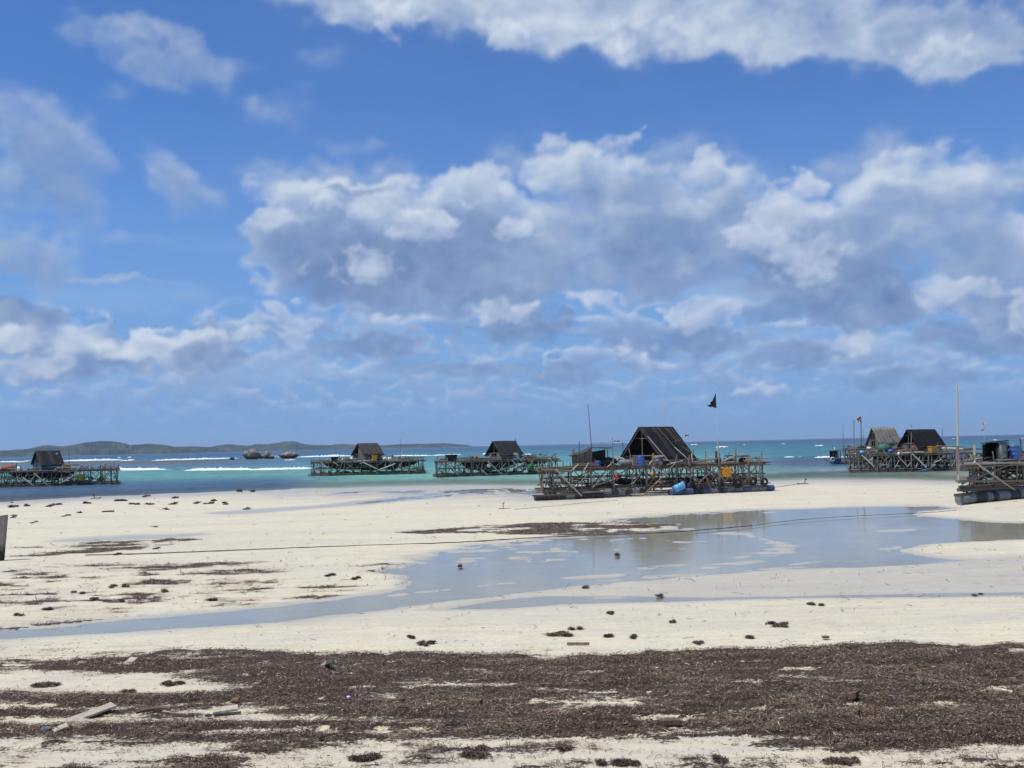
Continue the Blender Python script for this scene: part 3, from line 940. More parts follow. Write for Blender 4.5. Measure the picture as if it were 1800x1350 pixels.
M_GREEN = plain('green_net', (.05, .13, .06), .9, .1, .4)
M_GCLOTH = plain('green_tarpaulin', (.04, .12, .09), .6, .3, .4)
M_ROPE = plain('old_rope', (.085, .07, .055), .9, .1, .4)
M_BLACKC = plain('black_cloth', (.02, .022, .028), .8, .2, .3, (.08, .08, .09))
M_STEEL = plain('rusty_iron', (.10, .062, .045), .8, .3, .6, (.22, .11, .06))
M_ROCK = plain('granite', (.34, .31, .255), .9, .2, .95, (.055, .048, .04), .36)
M_RUSTSH = plain('rust_red_sheet', (.30, .09, .05), .8, .2, .5)
M_VOID = plain('interior_shade_black', (.012, .012, .013), .9, .1, .2)  # near-black tone standing in for the shade of open interiors


# ------------------------------------------------------------------ mesh library
def bm_mesh(name, V, F, m, smooth=False):
    me = bpy.data.meshes.new(name)
    me.from_pydata([tuple(v) for v in V], [], F)
    if smooth:
        me.polygons.foreach_set('use_smooth', [True] * len(F))
    if m is not None: me.materials.append(m)
    return me


def lathe(prof, seg, caps=True, axis='z'):
    V, F = [], []
    for (r, z) in prof:
        for k in range(seg):
            a = 2 * math.pi * k / seg
            V.append((r * math.cos(a), r * math.sin(a), z))
    for i in range(len(prof) - 1):
        for k in range(seg):
            k2 = (k + 1) % seg
            F.append((i * seg + k, i * seg + k2, (i + 1) * seg + k2, (i + 1) * seg + k))
    if caps:
        F.append(tuple(range(seg))[::-1])
        n = (len(prof) - 1) * seg
        F.append(tuple(range(n, n + seg)))
    return V, F


_pole = {}


def pole_mesh(m, kind=0):
    """unit pole along z, slightly crooked, with a few knuckles; radius 1 at the butt"""
    key = (m.name, kind)
    if key not in _pole:
        r = random.Random(900 + kind)
        seg, rings = 6, 5
        V, F = [], []
        bx, by = r.uniform(-1, 1), r.uniform(-1, 1)
        for i in range(rings):
            t = i / (rings - 1)
            rad = (1.08 - .26 * t) * r.uniform(.93, 1.07)
            ox = math.sin(t * math.pi) * bx * .55 + r.uniform(-.1, .1)
            oy = math.sin(t * math.pi) * by * .55 + r.uniform(-.1, .1)
            for k in range(seg):
                a = 2 * math.pi * k / seg + i * .2
                V.append((ox + rad * math.cos(a), oy + rad * math.sin(a), t))
        for i in range(rings - 1):
            for k in range(seg):
                k2 = (k + 1) % seg
                F.append((i * seg + k, i * seg + k2, (i + 1) * seg + k2, (i + 1) * seg + k))
        F.append(tuple(range(seg))[::-1]); F.append(tuple(range((rings - 1) * seg, rings * seg)))
        _pole[key] = bm_mesh('pole', V, F, m)
    return _pole[key]


def pole(name, p, q, r, m, parent=None):
    p, q = Vector(p), Vector(q)
    o = link(name, pole_mesh(m, random.randrange(5)), parent)
    d = q - p
    o.rotation_mode = 'QUATERNION'
    o.rotation_quaternion = d.to_track_quat('Z', 'Y')
    o.scale = (r, r, d.length)
    off = parent.location if parent is not None else Vector((0, 0, 0))
    o.location = p - off
    return o


def box_vf(x0, x1, y0, y1, z0, z1, V=None, F=None):
    V = [] if V is None else V; F = [] if F is None else F
    b = len(V)
    V += [(x0, y0, z0), (x1, y0, z0), (x1, y1, z0), (x0, y1, z0), (x0, y0, z1), (x1, y0, z1), (x1, y1, z1), (x0, y1, z1)]
    F += [tuple(b + i for i in f) for f in ((0, 3, 2, 1), (4, 5, 6, 7), (0, 1, 5, 4), (1, 2, 6, 5), (2, 3, 7, 6), (3, 0, 4, 7))]
    return V, F


def slab(name, c0, c1, c2, c3, th, m, parent, wav=0.0, nu=1, nv=1, seed=0):
    """thin solid sheet through four corners (world), thickness th; optional waviness"""
    c0, c1, c2, c3 = map(Vector, (c0, c1, c2, c3))
    nrm = (c1 - c0).cross(c3 - c0).normalized()
    off = parent.location if parent is not None else Vector((0, 0, 0))
    V, F = [], []
    for s in (0, 1):
        for j in range(nv + 1):
            for i in range(nu + 1):
                u, v = i / nu, j / nv
                p = (c0 * (1 - u) + c1 * u) * (1 - v) + (c3 * (1 - u) + c2 * u) * v
                k = float(fbm(np.array([u * 4.0 + seed]), np.array([v * 4.0 + seed * .7]), 3, 70 + seed)[0]) * wav if wav else 0
                V.append(p + nrm * (k + (th if s else 0)) - off)
    n = (nu + 1) * (nv + 1)
    for j in range(nv):
        for i in range(nu):
            a = j * (nu + 1) + i
            F.append((a, a + nu + 1, a + nu + 2, a + 1))
            F.append((n + a, n + a + 1, n + a + nu + 2, n + a + nu + 1))
    rim = [i for i in range(nu + 1)] + [j * (nu + 1) + nu for j in range(1, nv + 1)] + [nv * (nu + 1) + i for i in range(nu - 1, -1, -1)] + [j * (nu + 1) for j in range(nv - 1, 0, -1)]
    for a, b in zip(rim, rim[1:] + rim[:1]):
        F.append((a, b, n + b, n + a))
    return link(name, bm_mesh(name, V, F, m, wav > 0 and nu > 2), parent)


def drum_vf(r=.29, h=.9, seg=14):
    prof = [(r * .80, 0.0), (r * .95, .01 * h), (r, .05 * h), (r * .97, .08 * h), (r * .97, .32 * h), (r * 1.03, .345 * h), (r * .97, .37 * h), (r * .97, .63 * h),
            (r * 1.03, .655 * h), (r * .97, .68 * h), (r * .97, .92 * h), (r, .95 * h), (r * .95, .985 * h), (r * .86, h), (r * .80, .965 * h)]
    return lathe(prof, seg)


_lib = {}


def lib(kind, m):
    key = (kind, m.name)
    if key in _lib: return _lib[key]
    if kind == 'drum':
        V, F = drum_vf()
    elif kind == 'tyre':
        prof = []
        for k in range(13):
            a = 2 * math.pi * k / 12
            sq = 1.0
            prof.append((.245 + .085 * math.cos(a) * sq, .085 * math.sin(a)))
        V, F = lathe(prof, 20, caps=False)
    elif kind == 'float_log':
        V, F = lathe([(.13, 0), (.16, .02), (.15, .35), (.165, .7), (.15, .98), (.11, 1.0)], 8)
    _lib[key] = bm_mesh(kind, V, F, m, True)
    return _lib[key]


def place(name, me, loc, rot=(0, 0, 0), scale=(1, 1, 1), parent=None):
    o = link(name, me, parent)
    off = parent.location if parent is not None else Vector((0, 0, 0))
    o.location = Vector(loc) - off
    o.rotation_euler = rot
    o.scale = scale if hasattr(scale, '__len__') else (scale,) * 3
    return o


def wpix(P):
    a, b = pix(P.x, P.y, P.z)
    return float(a), float(b)


# ------------------------------------------------------------------ rafts
class Raft:
    def __init__(s, label, A, B, depth, H, z0=0.0, lean=.35):
        s.A, s.B, s.H, s.z0 = Vector((A.x, A.y, z0)), Vector((B.x, B.y, z0)), H, z0
        s.e = (s.B - s.A); s.L = s.e.length; s.e = s.e / s.L
        mid = (s.A + s.B) / 2
        away = Vector((mid.x, mid.y, 0)).normalized()
        perp = Vector((-s.e.y, s.e.x, 0))
        s.D = (perp * (1 - lean) + away * lean).normalized() * depth
        s.W = depth
        s.rk = 1.0
        s.root = bpy.data.objects.new('fishing_raft', None)
        COL.objects.link(s.root)
        s.root.location = mid + s.D / 2
        s.root.empty_display_size = .5
        set_props(s.root, label, 'fishing raft', 'fishing rafts off the beach')
        s.rs = random.Random(int(A.x * 10) + 77)

    def P(s, u, v, z):
        """u along the front in metres, v 0 front .. 1 back, z above the raft's base"""
        p = s.A + s.e * u + s.D * v
        return Vector((p.x, p.y, s.z0 + z))

    def pw(s, px, py, v=0.0):
        """world point seen at a photo pixel on the upright plane through the raft at depth v"""
        d = ray(px, py)
        n = Vector((-s.e.y, s.e.x, 0))
        o = s.A + s.D * v
        t = (o.x * n.x + o.y * n.y) / (d.x * n.x + d.y * n.y)
        return Vector((d.x * t, d.y * t, CAM_H + d.z * t))

    def uz(s, px, py, v=0.0):
        p = s.pw(px, py, v)
        return (p - s.A - s.D * v).dot(s.e), p.z - s.z0

    def pole(s, name, p, q, r=.04, m=None):
        return pole(name, p, q, r * s.rk, m or M_GREY, s.root)

    def px_pole(s, name, a, b, r=.04, m=None, v=0.0, v2=None):
        return s.pole(name, s.pw(a[0], a[1], v), s.pw(b[0], b[1], v if v2 is None else v2), r, m)

    # ---- standard structure
    def frame(s, bays=9, rows=(0, .33, .66, 1.0), us=None, zf=.58, float_kind='drum', deck=(0.0, 1.0), brace=1.0, heavy=1.0):
        R = s.rs
        L, H = s.L, s.H
        us = us or [L * (i + .15 + R.uniform(-.12, .12)) / (bays) for i in range(bays + 1) if i / bays < .99] + [L * .985]
        us = sorted(u for u in us if 0 <= u <= L)
        s.us = us
        if float_kind == 'drum':
            pass
        else:
            for v in rows:
                for k in range(2 if v == 0 else 1):
                    z = .02 + .05 * k
                    u = R.uniform(-.5, .3)
                    while u < L - .4:
                        l = R.uniform(3.2, 5.2)
                        e = min(L + R.uniform(0, .35), u + l)
                        s.pole('float_log', s.P(u, v, z + .10 + R.uniform(-.02, .03)) + s.e * 0 + s.D.normalized() * (k * .26 - .1), s.P(e, v, z + .10) + s.D.normalized() * (k * .26 - .1), R.uniform(.05, .08), R.choice([M_DARK, M_DARK, M_DECK]))
                        u = e - .15
        # lower frame
        for v in rows:
            for k in range(2 if v in (rows[0], rows[-1]) and heavy > .8 else 1):
                s.pole('bottom_beam', s.P(-.15 + R.uniform(-.2, .1), v, zf + k * .13 + R.uniform(-.02, .02)), s.P(L * .52, v, zf + k * .12), .06 * heavy, M_GREY)
                s.pole('bottom_beam', s.P(L * .48, v, zf + k * .13), s.P(L + R.uniform(0, .25), v, zf + k * .13 + R.uniform(-.02, .03)), .058 * heavy, M_GREY)
        for u in us:
            s.pole('cross_beam', s.P(u + R.uniform(-.1, .1), -.04, zf + .16), s.P(u + R.uniform(-.1, .1), 1.04, zf + .16), .05, M_DECK)
        # posts
        for v in rows:
            for u in us:
                up = R.choice([.05, .1, .3, .45, .6]) if v == 0 else R.choice([.05, .2, .5])
                s.pole('post', s.P(u + R.uniform(-.10, .10), v, zf - .12), s.P(min(L, u + R.uniform(-.22, .22)), v, H + up), R.uniform(.038, .055), M_DECK if v and R.random() < .6 else M_GREY)  # many back-row posts take the darker wood, their shade painted in
        # deck beams
        for v in rows:
            for k in range(2 if heavy > .8 else 1):
                a = R.uniform(-.2, .1)
                s.pole('deck_beam', s.P(a, v, H - .10 - .12 * k), s.P(L * R.uniform(.45, .6), v, H - .09 - .12 * k), R.uniform(.045, .06) * heavy, M_GREY)
                s.pole('deck_beam', s.P(L * .45, v, H - .13 - .10 * k), s.P(L + R.uniform(0, .3), v, H - .10 - .12 * k), R.uniform(.042, .06) * heavy, M_GREY)
        # mid rails
        for v in rows:
            if R.random() < .8:
                z = (zf + H) / 2 + R.uniform(-.15, .15)
                s.pole('mid_rail', s.P(R.uniform(0, 1), v, z), s.P(L * R.uniform(.5, 1), v, z + R.uniform(-.1, .1)), .04, M_DECK)
        # braces
        for v in rows:
            for a, b in zip(us[:-1], us[1:]):
                if R.random() < .78 * brace:
                    s.pole('brace', s.P(a + R.uniform(-.1, .35), v - .01, zf + R.uniform(-.05, .35)), s.P(b + R.uniform(-.4, .1), v - .01, H - R.uniform(-.05, .45)), R.uniform(.022, .034), R.choice([M_GREY, M_GREY, M_DECK, M_PALE]))
                if R.random() < .62 * brace:
                    s.pole('brace', s.P(b + R.uniform(-.35, .1), v + .01, zf + R.uniform(-.05, .35)), s.P(a + R.uniform(-.1, .4), v + .01, H - R.uniform(-.05, .45)), R.uniform(.024, .038), R.choice([M_GREY, M_DECK, M_DECK]))
        # braces across the raft
        for u in us:
            if R.random() < .7 * brace:
                s.pole('brace', s.P(u, .0, zf), s.P(u, .40, H - .2), .03, M_DECK)
                s.pole('brace', s.P(u, .98, zf), s.P(u, .60, H - .2), .03, M_DECK)
        # deck
        n = int(s.W / .34)
        for i in range(n + 1):
            v = deck[0] + (deck[1] - deck[0]) * i / n
            u = R.uniform(-.15, .15)
            while u < L - .3:
                e = min(L + R.uniform(-.1, .2), u + R.uniform(3.5, 6.5))
                s.pole('deck_pole', s.P(u, v, H + .04 + R.uniform(-.015, .03)), s.P(e, v + R.uniform(-.01, .01), H + .04 + R.uniform(-.015, .03)), R.uniform(.035, .055), R.choice([M_DECK, M_DECK, M_GREY]))
                u = e - R.uniform(0, .3)
        k = int(L / .55)
        for i in range(k):
            u = L * (i + .5) / k + R.uniform(-.15, .15)
            s.pole('deck_pole', s.P(u, deck[0] - R.uniform(.01, .05), H - .02), s.P(u + R.uniform(-.1, .1), deck[1], H - .02), R.uniform(.03, .045), M_DECK)
        # lashings at the joints, one tangle of rope
        V, F = [], []
        for v in (rows[0], rows[-1]):
            for u in us:
                for z in (zf + .06, H - .12):
                    c = s.P(u, v, z) - s.root.location
                    w_ = R.uniform(.06, .1)
                    b = len(V)
                    for kk in range(6):
                        a = kk * math.pi / 3
                        V.append(c + Vector((math.cos(a) * w_, math.sin(a) * w_, -.08)))
                        V.append(c + Vector((math.cos(a + .3) * w_, math.sin(a + .3) * w_, .08)))
                    for kk in range(6):
                        k2 = (kk + 1) % 6
                        F.append((b + kk * 2, b + k2 * 2, b + k2 * 2 + 1, b + kk * 2 + 1))
        o = link('lashing', bm_mesh('lashing', V, F, M_ROPE), s.root)
        o['kind'] = 'stuff'

    def drums(s, u0, u1, v, n, mats, r=.29, z=None, jit=.02, off=0.0):
        R = s.rs
        l = (u1 - u0) / n
        ang = math.atan2(s.e.y, s.e.x)
        for i in range(n):
            c = s.P(u0 + l * i, v, (r if z is None else z) + R.uniform(-jit, jit)) + s.D.normalized() * (off + R.uniform(-jit, jit))
            m = mats[i % len(mats)] if not callable(mats) else mats(i)
            o = place('float_drum', lib('drum', m), c, (R.uniform(0, 6), math.pi / 2, ang), (r / .29, r / .29, l * .97 / .9), s.root)
            o.rotation_mode = 'QUATERNION'
            o.rotation_quaternion = (s.e + Vector((0, 0, R.uniform(-.02, .02)))).to_track_quat('Z', 'Y')

    # ---- hut: N near corner px, F far-left corner px, Rr right corner px on the deck; gable faces left
    def hut(s, Nx, Fx, Rx, v, eave, peak, yaw=33, roof=M_TARP, roof2=None, wall=M_PLANK, door=None, side_wall=True, sheets=6, over=.35, thatch=False, gable_boards=True, label=None):
        R = s.rs
        H = s.H + .09
        zz = s.z0 + H
        N = s.pw(Nx, 800, v); N.z = zz
        ya = math.radians(yaw)
        g = Vector((-math.sin(ya), math.cos(ya), 0)); r_ = Vector((math.cos(ya), math.sin(ya), 0))
        def solve(dirv, target):
            lo, hi = .3, 9.0
            for _ in range(40):
                m_ = (lo + hi) / 2
                x = wpix(N + dirv * m_)[0]
                if (x - target) * (wpix(N + dirv * 9)[0] - target) > 0 and abs(x - Nx) > abs(target - Nx): hi = m_
                else: lo = m_
            return (lo + hi) / 2
        Wg, L = solve(g, Fx), solve(r_, Rx)
        Wg, L = min(Wg, s.W * 1.0), min(L, 4.5)
        s.hut_dim = (Wg, L)
        up = Vector((0, 0, 1))
        hut = bpy.data.objects.new('hut', None); COL.objects.link(hut); hut.parent = s.root
        hc = N + g * Wg / 2 + r_ * L / 2
        hut.location = hc - s.root.location
        class PP: pass
        par = PP(); par.location = hc
        def sub(name, c0, c1, c2, c3, th, m, **k):
            o = slab(name, *[Vector(c) - hc for c in (c0, c1, c2, c3)], th, m, None, **k)
            o.parent = hut
            return o
        def spole(name, p, q, r, m):
            o = pole(name, Vector(p) - hc, Vector(q) - hc, r, m, None); o.parent = hut
            return o
        F_ = N + g * Wg; Rr = N + r_ * L; B_ = F_ + r_ * L
        mid0 = N + g * Wg / 2; mid1 = mid0 + r_ * L
        # corner posts and frame
        for c in (N, F_, Rr, B_):
            spole('hut_post', c, c + up * eave, .045, M_GREY)
        spole('hut_post', mid0, mid0 + up * (peak - .1), .045, M_GREY)
        spole('hut_post', mid1, mid1 + up * (peak - .1), .045, M_GREY)
        spole('tie_beam', N + up * (eave + .02) + g * .1, F_ + up * (eave + .02) - g * .1, .04, M_GREY)
        zt = eave + (peak - eave) * .62
        spole('tie_beam', mid0 - g * Wg * .22 + up * zt, mid0 + g * Wg * .22 + up * zt, .035, M_GREY)
        # roof slopes as overlapping sheets
        drop = (peak - eave) / (Wg / 2)
        o_ = over
        for side in (0, 1):
            sg = -1 if side == 0 else 1
            base = mid0 + g * sg * (Wg / 2 + o_) + up * (eave - o_ * drop)
            ridge = mid0 + up * peak
            n = sheets
            tot = L + 2 * .25
            for i in range(n):
                a = -.25 + tot * i / n - .03
                b = -.25 + tot * (i + 1) / n + .05
                m = roof if (roof2 is None or (i * 7 + side) % 3) else roof2
                lift = .012 * (i % 2) + .004
                jit = R.uniform(-.06, .08)
                bb = base + (ridge - base) * (-.01 + jit * .5)
                c = [bb + r_ * a, bb + r_ * b, ridge + r_ * b, ridge + r_ * a]
                if side: c = [c[1], c[0], c[3], c[2]]
                nrm = (c[1] - c[0]).cross(c[3] - c[0]).normalized()
                c = [q + nrm * lift for q in c]
                sub('roof_sheet' if not thatch else 'thatch_panel', *c, .03 if not thatch else .10, m, wav=.05 if not thatch else .09, nu=4, nv=6, seed=i + 10 * side)
            spole('roof_batten', base + (ridge - base) * .02 - r_ * .25 + up * .05, base + (ridge - base) * .02 + r_ * (L + .25) + up * .05, .03, M_GREY)
        # ridge cap and barge poles
        spole('ridge_pole', mid0 + up * (peak + .03) - r_ * .3, mid1 + up * (peak + .03) + r_ * .3, .05, M_DARK if not thatch else M_THATCH)
        # walls: near long side boards, back, far gable
        nb = max(3, int(eave / .17))
        for (a, b) in ((N, Rr), (Rr, B_), (F_, B_)):
            for i in range(nb):
                z0 = eave * i / nb + .01; z1 = eave * (i + 1) / nb - .008
                d = (b - a).normalized()
                sub('wall_board', a + d * .05 + up * z0, b - d * .05 + up * z0, b - d * .05 + up * z1, a + d * .05 + up * z1, .025, wall)
        # gable end: upright boards on both sides of an open doorway
        ng = 9
        for i in range(ng):
            t0, t1 = i / ng, (i + 1) / ng - .012
            if door and door[0] <= (t0 + t1) / 2 <= door[1]: continue
            if not gable_boards and not (t0 > .35 and t1 < .72): pass
            a = F_ + (N - F_) * t0; b = F_ + (N - F_) * t1
            top = eave if gable_boards is not True else None
            def ht(t): return eave + (peak - eave) * (1 - abs(t - .5) * 2) - .12
            h0, h1 = (ht(t0), ht(t1)) if gable_boards is True else (eave * gable_boards, eave * gable_boards)
            sub('wall_board', a + up * .01, b + up * .01, b + up * max(.1, h1), a + up * max(.1, h0), .025, wall)
        # near-black sheet inside the far gable, interior shade put into its colour
        sub('interior_shade_sheet', Rr + up * .02 - r_ * .12, B_ + up * .02 - r_ * .12, mid1 + up * (peak - .15) + g * .2 - r_ * .12, mid1 + up * (peak - .15) - g * .2 - r_ * .12, .02, M_VOID)
        s.hutinfo = dict(N=N, g=g, r=r_, Wg=Wg, L=L, mid0=mid0, mid1=mid1, eave=eave, peak=peak, up=up, hut=hut, hc=hc, spole=spole, sub=sub)
        return hut

    def sticks(s, n, v0=0.0, v1=1.0, hmax=.7):
        R = s.rs
        for _ in range(n):
            u, v = R.uniform(0, s.L), R.choice([v0, v0, (v0 + v1) / 2, v1]) + R.uniform(0, .05)
            t = R.uniform(-.25, .25) if R.random() < .6 else R.uniform(-1.2, 1.2)
            h = R.uniform(.2, hmax)
            s.pole('stick', s.P(u, v, s.H - R.uniform(0, .3)), s.P(u + t, v + R.uniform(-.02, .02), s.H + h), R.uniform(.018, .035), R.choice([M_GREY, M_GREY, M_DECK, M_PALE]))
        for _ in range(int(n * .7)):
            u, v = R.uniform(0, s.L - 1.5), R.uniform(v0, v0 + .3)
            l = R.uniform(1.2, 3.2)
            z = s.H + R.uniform(.08, .42)
            s.pole('loose_pole', s.P(u, v, z), s.P(min(s.L, u + l), v + R.uniform(-.03, .03), z + R.uniform(-.12, .12)), R.uniform(.025, .045), R.choice([M_GREY, M_PALE, M_DECK]))
        for _ in range(int(n * .8)):
            u, v = R.uniform(0, s.L - 1.5), R.choice([v0, v0 + .05, .5, v1])
            z = R.uniform(.5, s.H - .2)
            s.pole('loose_pole', s.P(u, v, z), s.P(min(s.L, u + R.uniform(.8, 2.4)), v + R.uniform(-.03, .03), min(s.H, max(.4, z + R.uniform(-.8, .8)))), R.uniform(.018, .035), R.choice([M_GREY, M_PALE, M_DECK, M_DARK]))

    def tangle(s, n, z0, z1, v0=0.0, v1=.9, big=.3, mats=None, u0=0, u1=None):
        """heap of small gear, rope ends and scraps of wood, too tangled to count"""
        R = s.rs
        mats = mats or [M_NET, M_GREY, M_DECK]
        V, F, I = [], [], []
        cu_ = [R.uniform(u0, u1 or s.L) for _ in range(max(3, n // 14))]
        for _ in range(n):
            c = s.P(min(s.L - .1, max(.1, R.choice(cu_) + R.gauss(0, .55))), R.uniform(v0, v1), z0 + (z1 - z0) * R.random() ** 1.7) - s.root.location
            a = Vector((R.gauss(0, 1), R.gauss(0, .6), R.gauss(0, .45))).normalized()
            b = a.cross(Vector((R.gauss(0, 1), R.gauss(0, 1), R.gauss(0, 1)))).normalized(); d = a.cross(b)
            if R.random() < .6: la, lb, ld = R.uniform(.2, big * 2.6), R.uniform(.012, .03), R.uniform(.012, .03)
            else: la, lb, ld = R.uniform(.08, big), R.uniform(.06, big * .6), R.uniform(.05, big * .5)
            k = len(V)
            for q in ((-1, -1, -1), (1, -1, -1), (1, 1, -1), (-1, 1, -1), (-1, -1, 1), (1, -1, 1), (1, 1, 1), (-1, 1, 1)):
                V.append(c + a * la * q[0] * .5 * R.uniform(.7, 1) + b * lb * q[1] * .5 * R.uniform(.6, 1.1) + d * ld * q[2] * .5 * R.uniform(.6, 1.1))
            F += [tuple(k + i for i in f) for f in ((0, 3, 2, 1), (4, 5, 6, 7), (0, 1, 5, 4), (1, 2, 6, 5), (2, 3, 7, 6), (3, 0, 4, 7))]
            I += [R.randrange(len(mats))] * 6
        me = bm_mesh('tangled_gear', V, F, mats[0])
        for m in mats[1:]: me.materials.append(m)
        me.polygons.foreach_set('material_index', I)
        o = link('tangled_gear', me, s.root); o['kind'] = 'stuff'

    def clutter_rail(s, u0, u1, v, z, n=4, m=None):
        for i in range(n):
            zz = z + i * .17 + s.rs.uniform(-.05, .05)
            s.pole('rail', s.P(u0 + s.rs.uniform(-.2, .3), v, zz), s.P(u1 + s.rs.uniform(-.4, .2), v + s.rs.uniform(-.05, .05), zz + s.rs.uniform(-.1, .1)), s.rs.uniform(.03, .06), m or s.rs.choice([M_GREY, M_DECK, M_PALE]))


def thing_empty(name, loc, label, cat, group=None):
    o = bpy.data.objects.new(name, None); COL.objects.link(o)
    o.location = loc
    set_props(o, label, cat, group)
    return o


def put_drum(loc, m, label, r=.29, h=.9, rot=(0, 0, 0), lid=None, name='plastic_drum', group=None):
    t = thing_empty(name, loc, label, 'drum', group)
    t.rotation_euler = rot
    o = link('barrel', lib('drum', m), t); o.scale = (r / .29, r / .29, h / .9)
    V, F = lathe([(r * .84, h * .985), (r * .88, h * .99), (r * .88, h * 1.02), (r * .5, h * 1.03)], 14)
    link('lid', bm_mesh('lid', V, F, lid or m, True), t)
    V, F = lathe([(r * .18, h * 1.0), (r * .18, h * 1.06), (r * .12, h * 1.07)], 8)
    b = link('bung', bm_mesh('bung', V, F, M_BLACKP, True), t); b.location = (r * .4, 0, 0)
    return t


def put_tyre(loc, yaw, label, scale=1.0, tilt=0.0):
    t = thing_empty('tyre', loc, label, 'tyre', 'old tyres hung on the raft as fenders')
    t.rotation_euler = (math.pi / 2 + tilt, 0, yaw)
    o = link('tread', lib('tyre', M_RUB), t); o.scale = (scale, scale, scale)
    V, F = lathe([(.16, -.055), (.185, -.05), (.19, 0), (.185, .05), (.16, .055)], 16, caps=False)
    b = link('bead', bm_mesh('bead', V, F, M_BLACKP, True), t); b.scale = (scale, scale, scale)
    return t


def put_crate(loc, yaw, label, w=.62, h=.62, m=None, name='crate'):
    m = m or M_YEL
    t = thing_empty(name, loc, label, 'crate')
    t.rotation_euler = (0, 0, yaw)
    V, F = [], []
    a, b = w * .40, w * .5
    # tapered body built from four sides, floor, rim and ribs
    def quadbox(x0, x1, y0, y1, z0, z1, X0, X1, Y0, Y1):
        k = len(V)
        V.extend([(x0, y0, z0), (x1, y0, z0), (x1, y1, z0), (x0, y1, z0), (X0, Y0, z1), (X1, Y0, z1), (X1, Y1, z1), (X0, Y1, z1)])
        F.extend([tuple(k + i for i in f) for f in ((0, 3, 2, 1), (4, 5, 6, 7), (0, 1, 5, 4), (1, 2, 6, 5), (2, 3, 7, 6), (3, 0, 4, 7))])
    th = .02
    quadbox(-a, a, -a, -a + th, 0, h, -b, b, -b, -b + th)
    quadbox(-a, a, a - th, a, 0, h, -b, b, b - th, b)
    quadbox(-a, -a + th, -a + th, a - th, 0, h, -b, -b + th, -b + th, b - th)
    quadbox(a - th, a, -a + th, a - th, 0, h, b - th, b, -b + th, b - th)
    quadbox(-a + th, a - th, -a + th, a - th, .02, .04, -a + th, a - th, -a + th, a - th)
    link('body', bm_mesh('body', V, F, m), t)
    V.clear(); F.clear()
    r = b + .035
    for (x0, x1, y0, y1) in ((-r, r, -r, -b + .01), (-r, r, b - .01, r), (-r, -b + .01, -b + .01, b - .01), (b - .01, r, -b + .01, b - .01)):
        box_vf(x0, x1, y0, y1, h - .06, h + .012, V, F)
    link('rim', bm_mesh('rim', list(V), list(F), m), t)
    for i in range(3):
        V.clear(); F.clear()
        x = -a * .7 + a * .7 * i
        quadbox(x - .02, x + .02, -a - .018, -a - .002, .03, h - .07, x * 1.2 - .02, x * 1.2 + .02, -b - .01, -b + .004)
        link('rib', bm_mesh('rib', list(V), list(F), m), t)
    return t


def put_cloth(name, loc, w, h, m, label, cat, seed=0, bulge=.25, group=None, dep=.5, yaw=0.0):
    """crumpled bundle or sheet draped over something: closed lumpy shell"""
    V, F = [], []
    nu, nv = 14, 9
    for j in range(nv):
        ph = math.pi * j / (nv - 1)
        for i in range(nu):
            a = 2 * math.pi * i / nu
            k = 1 + bulge * float(perlin(np.array([math.cos(a) * 1.7 + seed * 3.1]), np.array([math.sin(a) * 1.7 + ph * 2 + seed]), 31)[0])
            sx = math.sin(ph) ** .7
            V.append((w / 2 * sx * math.cos(a) * k, dep / 2 * sx * math.sin(a) * k, h * (.5 - .5 * math.cos(ph)) * (1 + (k - 1) * .6)))
    for j in range(nv - 1):
        for i in range(nu):
            i2 = (i + 1) % nu
            F.append((j * nu + i, j * nu + i2, (j + 1) * nu + i2, (j + 1) * nu + i))
    o = link(name, bm_mesh(name, V, F, m, True))
    o.location = loc; o.rotation_euler = (0, 0, yaw)
    set_props(o, label, cat, group)
    return o


def put_net(raft, u0, u1, v0, v1, ztop, sag, label, m=None, seed=0):
    """net slung under a deck: sagging two-sided bag with folds"""
    nu, nv = 26, 10
    V = []
    for s_ in (0, 1):
        for j in range(nv + 1):
            for i in range(nu + 1):
                a, b = i / nu, j / nv
                dz = sag * (math.sin(math.pi * a) ** .45) * (math.sin(math.pi * b) ** .45)
                k = float(perlin(np.array([a * 7 + seed]), np.array([b * 4.0]), 41)[0]) * .25 * (dz / sag if sag else 0)
                p = raft.P(u0 + (u1 - u0) * a, v0 + (v1 - v0) * b, ztop - dz * (1 + k) - .02 * s_)
                V.append(p - raft.root.location)
    F = []
    n = (nu + 1) * (nv + 1)
    for j in range(nv):
        for i in range(nu):
            a = j * (nu + 1) + i
            F.append((a, a + 1, a + nu + 2, a + nu + 1)); F.append((n + a, n + a + nu + 1, n + a + nu + 2, n + a + 1))
    o = link('fishing_net', bm_mesh('fishing_net', V, F, m or M_NET, True))
    o.location = raft.root.location
    set_props(o, label, 'net')
    return o


def flag_mesh(w, h, m, seed=0, tatter=0.3, mats=None, droop=.5):
    nu, nv = 10, 7
    V, F = [], []
    for s_ in (0, 1):
        for j in range(nv + 1):
            for i in range(nu + 1):
                a, b = i / nu, j / nv
                t = 1 - tatter * abs(float(perlin(np.array([b * 5.3 + seed]), np.array([seed * 1.7]), 51)[0])) * a
                x = w * a * t
                V.append((x, .10 * math.sin(a * 7 + b * 2 + seed) * a + .012 * s_, -h * b * (1 - .25 * a) - droop * a * a * h + .06 * h * math.sin(a * 9 + seed)))
    n = (nu + 1) * (nv + 1)
    for j in range(nv):
        for i in range(nu):
            a = j * (nu + 1) + i
            F.append((a, a + 1, a + nu + 2, a + nu + 1)); F.append((n + a, n + a + nu + 1, n + a + nu + 2, n + a + 1))
    me = bm_mesh('flag', V, F, m, True)
    if mats:
        for q in mats: me.materials.append(q)
        for k, p in enumerate(me.polygons):
            j = (k // 2) // nu
            p.material_index = 1 if j >= nv / 2 else 0
    return me


